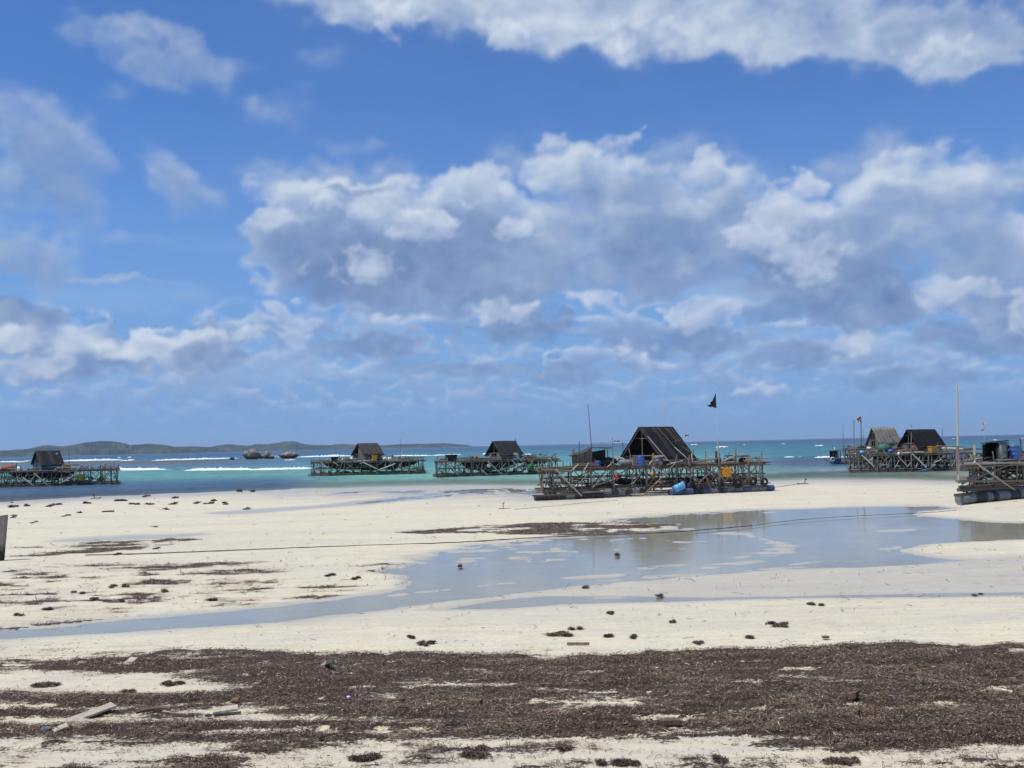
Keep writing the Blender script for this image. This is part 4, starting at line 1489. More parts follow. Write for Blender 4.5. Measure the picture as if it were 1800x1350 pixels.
# ================================================================== the raft aground in the middle of the beach
def z1(x, y): return (920 + x / 7.5, 740 + y / 7.5)
def z2(x, y): return (1140 + x / 7.5, 740 + y / 7.5)


RC = Raft('large timber raft aground right of centre, with a steep black A-frame hut and a shed', G(946, 881), G(1352, 863.5), 6.0, 2.0, 0.0, lean=.75)
RC.frame(us=[RC.uz(*p)[0] for p in [z1(260, 900), z1(400, 900), z1(640, 900), z1(910, 900), z1(1190, 900), z1(1450, 900), z1(1620, 900), z2(180, 850), z2(375, 800), z2(560, 800), z2(760, 800),
                                       z2(935, 850), z2(1150, 850), z2(1330, 850), z2(1500, 860)]], rows=(0, .34, .68, 1.0), zf=.58, heavy=.79)
uL = lambda px, py=870: RC.uz(px, py)[0]
# floats: dark drums on the left, blue and grey ones on the right
RC.drums(uL(940), uL(1062), 0.0, 7, [M_BLACKP, M_BLACKP, M_BLACKP, M_GREYP, M_BLACKP, M_BLACKP], r=.21)
RC.drums(uL(1062), uL(1135), 0.0, 6, [M_GREYP, M_BLACKP, M_GREYP, M_BLACKP], r=.19, z=.42)
RC.drums(uL(1176), uL(1360), 0.0, 13, [M_DBLUE, M_DBLUE, M_BLACKP, M_DBLUE, M_DBLUE, M_GREYP, M_DBLUE, M_GREYP, M_GREYP, M_DBLUE, M_GREYP, M_GREYP, M_DBLUE], r=.23)
for v in (.34, .68, 1.0):
    RC.drums(uL(950) + v, uL(1060), v, 5, lambda i: [M_BLACKP, M_GREYP, M_BLACKP, M_DBLUE][i % 4], r=.22)
    RC.drums(uL(1200) + v, uL(1350), v, 8, lambda i: [M_BLACKP, M_GREYP, M_BLACKP, M_DBLUE][i % 4], r=.22)
RC.drums(uL(1178), uL(1216), 0.0, 2, [M_DBLUE, M_DBLUE], r=.24, off=-.42)
# traced poles: (from, to, radius, material, depth)
for a, b, r, m, v in [
        (z1(430, 640), z1(770, 990), .055, M_PALE, -.05), (z1(635, 655), z1(725, 570), .04, M_PALE, -.03), (z1(800, 650), z1(860, 550), .04, M_PALE, -.03),
        (z1(1105, 610), z1(1180, 540), .04, M_PALE, 0), (z1(1260, 590), z1(1310, 530), .035, M_PALE, 0), (z1(1630, 625), z1(1700, 520), .04, M_PALE, 0),
        (z1(245, 815), z1(1100, 825), .05, M_DARK, .34), (z1(620, 770), z1(860, 770), .05, M_DARK, .68), (z1(240, 640), z1(640, 665), .06, M_GREY, -.02),
        (z1(120, 985), z1(700, 965), .06, M_DECK, -.06), (z1(260, 930), z1(1620, 940), .06, M_DECK, -.02), (z1(780, 945), z1(1100, 935), .06, M_GREY, -.06),
        (z1(800, 650), z1(1000, 830), .035, M_GREY, 0), (z1(830, 960), z1(1040, 700), .035, M_GREY, 0), (z1(1210, 920), z1(1380, 690), .035, M_GREY, .3),
        (z1(650, 770), z1(900, 640), .035, M_GREY, .5), (z1(1420, 840), z1(1600, 640), .035, M_GREY, 0), (z1(1600, 960), z1(1790, 790), .05, M_RED, -.05),
        (z2(50, 610), z2(250, 720), .05, M_PALE, -.02), (z2(0, 930), z2(350, 560), .045, M_GREY, -.04), (z2(190, 500), z2(350, 570), .045, M_PALE, 0),
        (z2(240, 575), z2(450, 525), .04, M_PALE, 0), (z2(0, 595), z2(50, 520), .04, M_PALE, 0), (z2(130, 610), z2(200, 520), .04, M_PALE, 0),
        (z2(490, 600), z2(690, 840), .055, M_GREY, -.03), (z2(680, 640), z2(930, 930), .045, M_GREY, 0), (z2(640, 840), z2(880, 620), .045, M_GREY, -.03), (z2(760, 740), z2(860, 1000), .065, M_RED, -.10),
        (z2(780, 640), z2(900, 740), .04, M_GREY, 0), (z2(1250, 590), z2(1420, 740), .045, M_GREY, 0), (z2(1220, 840), z2(1440, 580), .045, M_GREY, 0), (z2(1050, 600), z2(1170, 720), .04, M_GREY, 0),
        (z2(1330, 690), z2(1430, 580), .03, M_PALE, .2), (z2(380, 570), z2(900, 500), .07, M_GREY, 0.02), (z2(560, 530), z2(900, 490), .06, M_GREYP, .25), (z2(990, 530), z2(1150, 450), .05, M_PALE, .1),
        (z2(950, 560), z2(1120, 540), .075, M_GREY, -.02), (z2(1160, 470), z2(1330, 460), .09, M_GREYP, .08), (z2(1000, 460), z2(1180, 450), .05, M_GREY, .5), (z2(1210, 470), z2(1340, 470), .04, M_PALE, .3),
        (z2(1330, 575), z2(1520, 540), .045, M_GREY, 0), (z2(1080, 700), z2(1540, 688), .05, M_DARK, .1), (z2(900, 880), z2(1560, 850), .06, M_GREY, -.03), (z2(20, 770), z2(540, 755), .07, M_DECK, .3),
        (z2(560, 750), z2(960, 735), .05, M_DARK, .5), (z2(0, 870), z2(300, 870), .06, M_DARK, .3), (z2(0, 915), z2(290, 910), .06, M_GREY, 0), (z2(60, 780), z2(530, 780), .05, M_DECK, .6)]:
    RC.px_pole('cross_pole', a, b, r, m, v)
# tall posts above the deck
for a, b, r, m, v in [(z1(1190, 960), z1(1185, 470), .055, M_GREY, 0), (z1(1625, 950), z1(1610, 510), .05, M_GREY, 0), (z1(770, 910), z1(772, 540), .04, M_GREY, .1),
                      (z2(65, 640), z2(62, 425), .085, M_GREY, 0), (z2(190, 480), z2(185, 380), .06, M_GREY, .3), (z2(375, 790), z2(373, 440), .055, M_GREY, 0), (z2(540, 600), z2(542, 450), .06, M_GREY, 0),
                      (z2(578, 540), z2(570, 425), .055, M_PALE, 0), (z2(760, 760), z2(752, 395), .045, M_GREY, 0), (z2(590, 530), z2(592, 370), .03, M_GREY, .4), (z2(750, 530), z2(752, 430), .04, M_DARK, .5),
                      (z2(893, 570), z2(890, 400), .10, M_DARK, .1), (z2(940, 870), z2(932, 420), .06, M_GREY, -.02), (z2(1155, 870), z2(1150, 365), .06, M_GREY, 0), (z2(1185, 480), z2(1187, 365), .045, M_PALE, .2),
                      (z2(1060, 470), z2(1060, 410), .04, M_GREY, .5), (z2(1325, 700), z2(1322, 425), .05, M_GREY, 0), (z2(1505, 860), z2(1487, 405), .05, M_GREY, 0), (z2(1515, 860), z2(1505, 560), .05, M_DARK, 0),
                      (z1(1325, 560), z1(1305, 285), .025, M_DARK, .8), (z1(735, 640), z1(738, 265), .03, M_DARK, 1.0)]:
    RC.px_pole('post', a, b, r, m, v)
for a, b in [(z1(1195, 480), z1(1330, 505)), (z2(60, 475), z2(190, 465))]:
    RC.px_pole('rail', a, b, .075, M_PALE, 0)

RC.sticks(26)
RC.tangle(150, .72, 1.15)
RC.tangle(120, RC.H + .08, RC.H + .45, big=.22, mats=[M_NET, M_GREY, M_DECK, M_PALE])
RC.tangle(60, .45, .75, -.03, .1, mats=[M_DECK, M_GREY, M_ROPE])
RC.hut(1163, 1097, 1214, .06, .62, 2.62, yaw=33, roof=M_TARP, roof2=M_TARP2, door=(.5, .8), sheets=8, over=.42, gable_boards=1.0)
h = RC.hutinfo
# battens lying on the near roof slope
def roofpt(t, k, lift=.1):
    """t along the ridge 0..1, k 0 ridge .. 1 eave"""
    p = h['mid0'] + h['r'] * (-.2 + (h['L'] + .4) * t) + h['up'] * h['peak']
    d = -h['g'] * (h['Wg'] / 2 + .4) - h['up'] * (h['peak'] - h['eave']) * (1 + .8 / h['Wg'])
    nrm = d.cross(h['r']).normalized()
    if nrm.z < 0: nrm = -nrm
    return p + d * k + nrm * lift
for t0, k0, t1, k1, r, m in [(.03, .28, .12, .98, .022, M_PALE), (.52, .02, .60, .62, .018, M_GREY), (.60, .62, .74, .98, .03, M_PALE), (.72, .02, .84, .6, .015, M_DECK), (.80, .05, .98, .95, .018, M_DECK),
                            (.9, .0, 1.02, .98, .02, M_DARK), (.74, .45, .95, .40, .02, M_GREY), (.82, .55, 1.0, .88, .02, M_GREY)]:
    h['spole']('roof_batten', roofpt(t0, k0), roofpt(t1, k1), r, m)
# crumpled flap of roofing on the right slope
h['sub']('roof_flap', roofpt(.70, .45, .12), roofpt(.95, .50, .14), roofpt(.97, .98, .14), roofpt(.72, .95, .10), .03, M_TARP, wav=.22, nu=6, nv=6, seed=4)
h['spole']('rafter', h['mid0'] + h['g'] * 2.1 + h['up'] * .4 - h['r'] * .25, h['mid0'] + h['up'] * 2.5 - h['r'] * .25, .04, M_GREY)
h['spole']('rafter', h['mid0'] + h['g'] * .9 + h['up'] * .1 - h['r'] * .2, h['mid0'] + h['g'] * 1.3 + h['up'] * 1.5 - h['r'] * .2, .04, M_GREY)
# poles rising from the roof
RC.px_pole('mast', (1163, 757), (1170.5, 712), .03, M_PALE, .5)
RC.px_pole('mast', (1188, 757), (1197.5, 739), .03, M_PALE, .5)
RC.px_pole('mast', (1199, 790), (1203.5, 764), .03, M_WHITEP, .6)
RC.px_pole('mast', (1040, 790), (1033.5, 711), .03, M_GREY, .45)
RC.px_pole('mast', z2(925, 440), z2(905, 235), .05, M_PALE, .3)
fp = RC.px_pole('flagpole', (1262, 800), (1258.5, 690), .010, M_WHITEP, .3)
ft = RC.pw(1258.4, 692, .3)
fV, fF = [], []
for s_ in (0, 1):
    for j in range(11):
        b = j / 10
        for i in range(7):
            a = i / 6
            wd_ = .05 + .78 * b ** 1.35 * (1 - .35 * abs(math.sin(b * 11 + i)) * (a > .5))
            fV.append((-wd_ * a, .05 * math.sin(a * 9 + b * 4) + .012 * s_, -1.02 * b - .05 * math.sin(i * 2.3) * (j > 7) + .12 * a * (b > .8)))
for j in range(10):
    for i in range(6):
        a = j * 7 + i
        fF.append((a, a + 1, a + 8, a + 7)); fF.append((77 + a, 77 + a + 7, 77 + a + 8, 77 + a + 1))
o = link('flag', bm_mesh('flag', fV, fF, M_BLACKC, True)); o.location = ft - RC.root.location; o.parent = RC.root
o['label'] = 'torn black flag'
p = RC.pw(1203.5, 764, .6)
o = link('flag', flag_mesh(.35, .22, M_REDP, 5, .2, [M_WHITE], .1)); o.location = p - RC.root.location; o.parent = RC.root; o.rotation_euler = (0, 0, .4); o['label'] = 'small red and white pennant'
RC.px_pole('mast', z1(1180, 500), z1(1175, 215), .025, M_GREY, .7)
p = RC.pw(*z1(1180, 262), .7)
o = link('flag', flag_mesh(.42, .16, M_REDP, 6, .3, [M_WHITE], -.4)); o.location = p - RC.root.location + Vector((.1, 0, 0)); o.parent = RC.root; o.rotation_euler = (0, 0, .1); o['label'] = 'narrow white and red pennant'
RC.px_pole('stay_line', z1(890, 295), z1(1435, 255), .008, M_ROPE, .6)
p = RC.pw(*z2(895, 345), .6)
o = link('flag', flag_mesh(.62, .09, M_WHITE, 7, .2, droop=-.1)); o.location = p - RC.root.location; o.parent = RC.root; o['label'] = 'white rag'

# lean-to shed on the left end
def shed(raft, x0, x1, xm, v0, v1, zfront, zpeak, zback, m_wall, m_roof, posts=True):
    R_ = raft
    H = R_.H + .09
    u0, u1, um = R_.uz(x0, 820, v0)[0], R_.uz(x1, 820, v0)[0], R_.uz(xm, 820, v0)[0]
    e = bpy.data.objects.new('shed', None); COL.objects.link(e); e.parent = R_.root
    hc = R_.P((u0 + u1) / 2, (v0 + v1) / 2, H); e.location = hc - R_.root.location
    def s(name, *c, th=.03, m=m_wall, **k):
        o = slab(name, *[q - hc for q in c], th, m, None, **k); o.parent = e; return o
    def pl(name, p, q, r, m=M_GREY):
        o = pole(name, p - hc, q - hc, r, m, None); o.parent = e; return o
    n = 7
    for i in range(n):
        a, b = u0 + (um - u0) * i / n, u0 + (um - u0) * (i + 1) / n - .02
        h0 = zfront + (zpeak - zfront) * i / n - .05; h1 = zfront + (zpeak - zfront) * (i + 1) / n - .05
        s('wall_board', R_.P(a, v0, H), R_.P(b, v0, H), R_.P(b, v0, H + h1), R_.P(a, v0, H + h0))
    s('wall_board', R_.P(u0, v0, H), R_.P(u0, v1, H), R_.P(u0, v1, H + zfront - .05), R_.P(u0, v0, H + zfront - .05))
    s('wall_board', R_.P(u0, v1, H), R_.P(u1, v1, H), R_.P(u1, v1, H + zback - .05), R_.P(u0, v1, H + zfront - .05), m=M_DARK)
    s('roof_sheet', R_.P(u0 - .3, v0 - .05, H + zfront - .1), R_.P(um, v0 - .05, H + zpeak), R_.P(um, v1 + .05, H + zpeak), R_.P(u0 - .3, v1 + .05, H + zfront - .1), m=m_roof, th=.05, wav=.04, nu=4, nv=3)
    s('roof_sheet', R_.P(um - .05, v0 - .05, H + zpeak + .03), R_.P(u1 + .3, v0 - .05, H + zback + .03), R_.P(u1 + .3, v1 + .05, H + zback + .03), R_.P(um - .05, v1 + .05, H + zpeak + .03), m=m_roof, th=.05, wav=.04, nu=4, nv=3, seed=2)
    for u in (u0, um, u1):
        for v in (v0, v1):
            pl('shed_post', R_.P(u, v, H), R_.P(u, v, H + zback), .045)
    return e


shed(RC, *[q for q in (1010, 1069, 1040)], .18, .62, .85, 1.27, 1.2, M_PLANK, M_DARK)
put_cloth('tarpaulin', RC.P(RC.uz(1063, 820, .25)[0], .25, RC.H + .09), 1.75, .62, M_BLACKC, 'black tarpaulin heap beside the lean-to shed on the large raft', 'tarpaulin', 3, .25, dep=1.3)
c = RC.pw(1051, 819.5, .12); put_drum(Vector((c.x, c.y, RC.H + .09)), M_BLUE, 'small blue drum in the open front of the lean-to shed', .20, .42)
c = RC.pw(1044.5, 819.5, .2); put_drum(Vector((c.x, c.y, RC.H + .09)), M_REDP, 'small red drum beside the blue one in the lean-to shed', .17, .40)
c = RC.pw(1126.5, 819.5, .03); put_drum(Vector((c.x, c.y, RC.H + .09)), M_BLUE, 'bright blue drum standing in front of the A-frame hut', .27, .66)
c = RC.pw(1181, 819.5, -.03)
c = RC.pw(1158, 815, .02); put_cloth('metal_basin', Vector((c.x, c.y, RC.H + .09)), .5, .42, M_GREYP, 'pale grey round basin leaning by the hut doorway', 'basin', 8, .08, dep=.3)
c = RC.pw(1100, 818, .1); put_cloth('water_tank', Vector((c.x, c.y, RC.H + .09)), 1.1, .45, M_GREYP, 'low grey tub on the deck left of the blue drum', 'tub', 2, .12, dep=.7)
# hanging things
c = RC.pw(1084, 845.5, -.02); put_cloth('mooring_buoy', c, .26, .50, M_REDP, 'dull red buoy hanging under the deck of the large raft', 'buoy', 1, .06, dep=.26)
c = RC.pw(1146.5, 838.5, .1); put_cloth('mooring_buoy', c, .26, .34, M_OCH, 'small ochre buoy hanging under the deck of the large raft', 'buoy', 4, .15, dep=.24)
c = RC.pw(1130, 835, .1); put_cloth('net_bag', c, .25, .28, M_BLACKC, 'small black bag hanging under the blue drum', 'bag', 5, .2, dep=.2)
c = RC.pw(1276, 837.6, -.04); put_crate(c, .12, 'yellow square bucket hanging on the right half of the large raft', .60, .62)
c = RC.pw(1260, 836.5, .15); put_cloth('sack', c, .45, .28, M_DBLUE, 'dark blue sack beside the hanging yellow bucket', 'sack', 6, .2, dep=.4)
yawc = math.atan2(RC.e.y, RC.e.x)
c = RC.pw(1185, 861, -.08); put_drum(c, M_LBLUE, 'light blue drum lying tilted on the float of the large raft', .27, .78, (0, math.radians(68), .35))
c = RC.pw(1200, 858, .0); put_cloth('sack', c, .4, .5, M_GREYP, 'grey-white sack behind the tilted light blue drum', 'sack', 9, .2, dep=.4)
for k, (x, y, yw, sc, lb) in enumerate([(1216, 856, .75, 1.35, 'large black tyre right of the tilted light blue drum'), (1231, 859, .9, 1.0, 'second tyre right of the tilted blue drum, half behind a post'),
                                       (1268, 855, .8, 1.1, 'tyre hanging below the yellow bucket'), (1297, 849, .35, 1.15, 'tyre between the yellow bucket and the end of the large raft'),
                                       (1324, 846, .55, 1.05, 'second tyre from the right end of the large raft'), (1343.5, 847, .1, .95, 'rightmost tyre on the large raft, on the corner post')]):
    put_tyre(RC.pw(x, y, -.04), yw, lb, sc * .95)
for k, (x, y, v, w_, hh, m) in enumerate([(1060, 862, .1, 1.5, .35, M_BLACKC), (1095, 858, .34, 1.2, .4, M_NET), (1130, 862, .3, 1.6, .35, M_NET), (1240, 862, .3, 1.4, .4, M_NET), (1290, 862, .3, 1.6, .35, M_DECK), (1205, 868, .1, 1.2, .35, M_NET)]):
    c = RC.pw(x, y, v)
    put_cloth('net_pile', Vector((c.x, c.y, .78)), w_, hh, m, ['dark net heap at the left end of the lower frame', 'dark net heap in the lower frame below the red buoy', 'dark net heap in the lower frame below the blue drum',
                                               'dark net heap behind the leaning reddish pole', 'brown net heap between the tyres', 'dark net heap beneath the tilted light blue drum'][k], 'net', 20 + k, .5, 'net heaps on the lower frame', dep=.9)
# winch rollers and boxes on the right half of the deck
for (x, y, v, w_, hh, m, lb) in [(1262, 809, .2, .5, .45, M_PLANK, 'small grey box on the deck beside the mast'), (1305, 812, .1, .55, .35, M_NET, 'dark coil of net on the right end of the deck'),
                                (1312, 815, .05, .45, .2, M_RUSTSH, 'reddish bundle on the right end of the deck'), (1285, 806, .3, .8, .3, M_NET, 'net roll lying behind the grey rollers')]:
    c = RC.pw(x, y + 4, v); put_cloth('gear_bundle', Vector((c.x, c.y, RC.H + .08)), w_, hh, m, lb, 'bundle', int(x), .3, dep=.5)

# ================================================================== the raft aground at the right edge
A = G(1693, 887.5); dv = Vector((.80, .60, 0)).normalized()
RR = Raft('timber raft aground at the right edge, on dark drums, with a tall corner mast', A, A + dv * 13.0, 5.0, 2.18, 0.0, lean=1.06)
def z3(x, y): return (1640 + x / 7.5, 720 + y / 7.5)
RR.frame(us=[RR.uz(*p)[0] for p in [z3(345, 1000), z3(540, 1000), z3(830, 1000), z3(1110, 1000)]] + [6.5, 8.2, 9.9, 11.4, 12.9], rows=(0, .34, .68, 1.0), zf=.85)
RR.sticks(24)
RR.tangle(130, .95, 1.5, u1=9)
RR.tangle(90, RR.H + .08, RR.H + .45, big=.22, u1=9)
RR.tangle(60, .6, .95, -.05, .1, u1=9, mats=[M_DECK, M_GREY, M_ROPE])
RR.drums(-.3, 12.9, 0.0, 22, lambda i: [M_GREYP, M_GREYP, M_BLACKP, M_BLACKP, M_GREYP, M_BLACKP][i % 6] if i else M_GREYP, r=.31)
RR.drums(.95, 12.9, 0.0, 20, lambda i: [M_GREYP, M_BLACKP, M_BLACKP][i % 3], r=.31, off=.58)
for v in (.45, .72, 1.0):
    RR.drums(.5, 12.9, v, 20, lambda i: [M_BLACKP, M_GREYP][i % 2], r=.29)
for a, b, r, m, v in [
        (z3(340, 960), z3(318, -330), .055, M_PALE, -.02), (z3(345, 970), z3(325, 480), .07, M_GREY, -.02), (z3(545, 690), z3(548, 465), .08, M_PALE, 0), (z3(540, 1000), z3(545, 690), .055, M_GREY, .02),
        (z3(545, 690), z3(1100, 1075), .055, M_PALE, -.06), (z3(380, 970), z3(1110, 690), .055, M_GREY, -.03), (z3(360, 1010), z3(560, 870), .04, M_PALE, 0), (z3(330, 1060), z3(1200, 1030), .10, M_DECK, -.04),
        (z3(310, 945), z3(1200, 935), .07, M_GREY, -.03), (z3(290, 1130), z3(1200, 1090), .09, M_DECK, -.07), (z3(410, 712), z3(1200, 700), .07, M_PALE, -.02), (z3(1115, 1060), z3(1110, 660), .06, M_GREY, 0),
        (z3(1120, 670), z3(1290, 780), .05, M_PALE, -.02), (z3(560, 580), z3(850, 575), .035, M_GREYP, .6), (z3(400, 520), z3(640, 520), .05, M_GREYP, 1.0), (z3(960, 680), z3(965, 480), .05, M_GREY, .1),
        (z3(860, 690), z3(960, 600), .035, M_PALE, 0), (z3(830, 660), z3(1180, 655), .05, M_PALE, 0), (z3(1160, 660), z3(1150, 375), .045, M_DARK, .5), (z3(1150, 380), z3(1200, 378), .03, M_WHITE, .5),
        (z3(990, 540), z3(1060, 465), .035, M_PALE, .1), (z3(480, 1010), z3(480, 760), .04, M_DECK, .3), (z3(450, 920), z3(560, 820), .04, M_DARK, .3)]:
    RR.px_pole('cross_pole' if abs(a[0] - b[0]) > 4 else 'post', a, b, r, m, v)
RR.px_pole('flagpole', (1731, 800), (1729, 738), .015, M_PALE, .5)
p = RR.pw(1731, 737, .5)
o = link('flag', flag_mesh(.34, .30, M_WHITE, 2, .4, droop=.6)); o.location = p - RR.root.location; o.parent = RR.root; o.rotation_euler = (0, 0, math.pi + .3); o['label'] = 'white flag, torn'
o = link('flag', flag_mesh(.34, .12, M_WHITE, 8, .8, droop=1.6)); o.location = p - RR.root.location + Vector((0, 0, -.38)); o.parent = RR.root; o.rotation_euler = (0, 0, math.pi + .1); o.scale = (.8, 1, 1); o['label'] = 'white flag, shredded lower strip'
# box cabin, inside shade put into near-black panels; barrel on its deck
H = RR.H + .09
cab = bpy.data.objects.new('cabin', None); COL.objects.link(cab); cab.parent = RR.root
u0, u1, u2 = RR.uz(*z3(650, 670))[0], RR.uz(*z3(860, 670))[0], RR.uz(*z3(965, 670))[0]
hc = RR.P(u1, .15, H); cab.location = hc - RR.root.location
def cs(name, *c, th=.03, m=M_VOID, **k):
    o = slab(name, *[q - hc for q in c], th, m, None, **k); o.parent = cab
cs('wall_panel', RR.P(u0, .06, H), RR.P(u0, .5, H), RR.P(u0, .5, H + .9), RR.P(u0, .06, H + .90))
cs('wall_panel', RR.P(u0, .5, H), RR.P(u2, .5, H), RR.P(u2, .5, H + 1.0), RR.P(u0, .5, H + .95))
cs('wall_panel', RR.P(u2, .08, H), RR.P(u2, .5, H), RR.P(u2, .5, H + 1.0), RR.P(u2, .08, H + 1.0), m=M_GREYP)
cs('wall_panel', RR.P(u1, .10, H), RR.P(u2, .10, H), RR.P(u2, .10, H + .98), RR.P(u1, .10, H + .98), m=M_GREYP, wav=.08, nu=5, nv=5)
cs('roof_sheet', RR.P(u0 - .1, .03, H + .93), RR.P(u2 + .1, .03, H + 1.06), RR.P(u2 + .1, .55, H + 1.04), RR.P(u0 - .1, .55, H + .97), m=M_DARK, th=.05)
c = RR.pw(*z3(885, 640), .03); put_cloth('sack', Vector((c.x, c.y, H)), .45, .8, M_GREYP, 'crumpled grey sack leaning on the black cabin at the right edge', 'sack', 33, .25, dep=.4)
c = RR.pw(*z3(1072, 640), .06); put_drum(Vector((c.x, c.y, H)), M_BLUE, 'blue drum on the deck of the raft at the right edge', .33, .78, lid=M_GREYP)
c = RR.pw(*z3(742, 900), .2); put_drum(c, M_DBLUE, 'dark blue drum hanging under the deck of the right raft', .17, .62, lid=M_WHITEP)
c = RR.pw(*z3(740, 790), .2); put_cloth('plastic_bag', c, .22, .22, M_LBLUE, 'pale blue bag tied over the drum under the right raft', 'bag', 34, .2, dep=.2)
put_net(RR, 3.2, 12.5, .15, .95, RR.H - .15, .75, 'dark net slung under the deck of the raft at the right edge', seed=3)
c = RR.pw(*z3(850, 880), .1); put_cloth('net_bag', c, .4, .55, M_DECK, 'brown net bag hanging under the black cabin', 'bag', 35, .3, dep=.35)

# ================================================================== rafts afloat
def px_u(r, x, y=830, v=0): return r.uz(x, y, v)[0]


def far_raft(label, a, b, depth, H, hut, seed, bays=9, extra=(), drums=False):
    A, B = G(*a, SEA_Z), G(*b, SEA_Z)
    r = Raft(label, A, B, depth, H, SEA_Z - .05, lean=.8)
    r.rs = random.Random(seed)
    r.rk = 1.2
    r.frame(bays=bays + 4, rows=(0, .5, 1.0), zf=.34, float_kind='log', heavy=.75)
    r.sticks(44)
    r.tangle(190, .38, .8, big=.38, mats=[M_NET, M_GREY, M_DECK])
    r.tangle(210, H + .06, H + .65, .0, .6, big=.34, mats=[M_NET, M_GREY, M_DECK, M_PALE, M_PLANK])
    r.tangle(110, .9, H, .0, 1.0, big=.3, mats=[M_NET, M_DECK])
    return r


L1 = far_raft('raft afloat at the left edge with a blue boarded hut under a black roof', (-55, 858), (209, 851.5), 7.0, 1.9, None, 11, 11)
def y1(x, y): return (x / 7.826, 760 + y / 7.826)
L1.hut(73.5, 43, 108.5, .03, .75, 2.35, roof=M_TARP, roof2=M_TARP2, wall=M_BLUEP, door=(.36, .66), sheets=6, over=.25)
for a, b, r, m, v in [(y1(465, 560), y1(645, 720), .07, M_PALE, -.04), (y1(310, 620), y1(455, 730), .06, M_PALE, -.04), (y1(820, 700), y1(1030, 590), .06, M_PALE, -.02), (y1(740, 550), y1(775, 490), .05, M_PALE, 0),
                      (y1(825, 550), y1(870, 480), .05, M_PALE, 0), (y1(1040, 550), y1(1090, 480), .05, M_PALE, 0), (y1(930, 520), y1(1000, 600), .05, M_PALE, 0), (y1(1000, 500), y1(1365, 498), .045, M_DARK, .2),
                      (y1(460, 730), y1(460, 560), .05, M_GREY, 0), (y1(228, 740), y1(228, 420), .05, M_GREY, 0), (y1(1530, 720), y1(1535, 485), .05, M_DARK, 0), (y1(1445, 660), y1(1440, 480), .045, M_DARK, .1),
                      (y1(1300, 700), y1(1420, 580), .045, M_GREY, 0), (y1(150, 580), y1(215, 450), .05, M_GREY, .1), (y1(100, 560), y1(200, 470), .05, M_GREY, .1), (y1(860, 620), y1(1000, 600), .05, M_PALE, .1),
                      (y1(950, 440), y1(945, 190), .03, M_GREY, .5), (y1(770, 300), y1(790, 285), .05, M_WHITE, .3), (y1(1000, 450), y1(1090, 450), .06, M_DARK, .3), (y1(780, 450), y1(1080, 440), .04, M_GREY, .4)]:
    L1.px_pole('cross_pole' if abs(a[0] - b[0]) > 3 else 'post', a, b, r, m, v)
put_net(L1, px_u(L1, 12), px_u(L1, 130), .05, .9, L1.H - .1, .95, 'dark net slung below the blue hut', seed=1)
c = L1.pw(*y1(915, 535), .1); put_crate(Vector((c.x, c.y, L1.z0 + L1.H + .09)), .3, 'ochre crate on the deck right of the blue hut', .85, .55, M_OCH)
c = L1.pw(*y1(1110, 660), .0); put_crate(c, .2, 'ochre crate hanging under the deck of the raft with the blue hut', .80, .75, M_OCH)
for x, y, sc, lb in [(770, 725, 1.0, 'leftmost tyre below the hanging ochre crate'), (925, 705, 1.1, 'tyre second from the left, below the ochre crates'), (1060, 680, .9, 'tyre behind the hanging ochre crate'), (1185, 690, 1.1, 'tyre just right of the hanging ochre crate'),
                     (1245, 635, .9, 'raised tyre right of the hanging ochre crate'), (1395, 635, .9, 'rightmost tyre on the raft with the blue hut')]:
    put_tyre(L1.pw(*y1(x, y), -.03), .3, lb, sc)
put_cloth('tarpaulin', L1.pw(*y1(110, 545), .2), 1.9, .85, M_RUSTSH, 'rust red sheet over a heap at the left edge, beside the blue hut', 'tarpaulin', 41, .2, dep=1.5)
put_cloth('sack', L1.pw(*y1(265, 560), .1), .7, .75, M_WHITEP, 'white and grey sacks beside the blue hut', 'sack', 42, .3, dep=.5)
put_cloth('gear_bundle', L1.pw(*y1(720, 550), .1), 1.5, .45, M_NET, 'grey net bundle in front of the blue hut', 'bundle', 43, .4, dep=.7)
put_cloth('sack', L1.pw(*y1(915, 555), .05), .8, .3, M_WHITE, 'white sheet under the ochre crate beside the blue hut', 'sack', 44, .3, dep=.5)
put_cloth('sack', L1.pw(*y1(740, 660), .4), 1.5, .3, M_GREYP, 'pale grey canoe-shaped float under the raft with the blue hut', 'float', 45, .15, dep=.5)

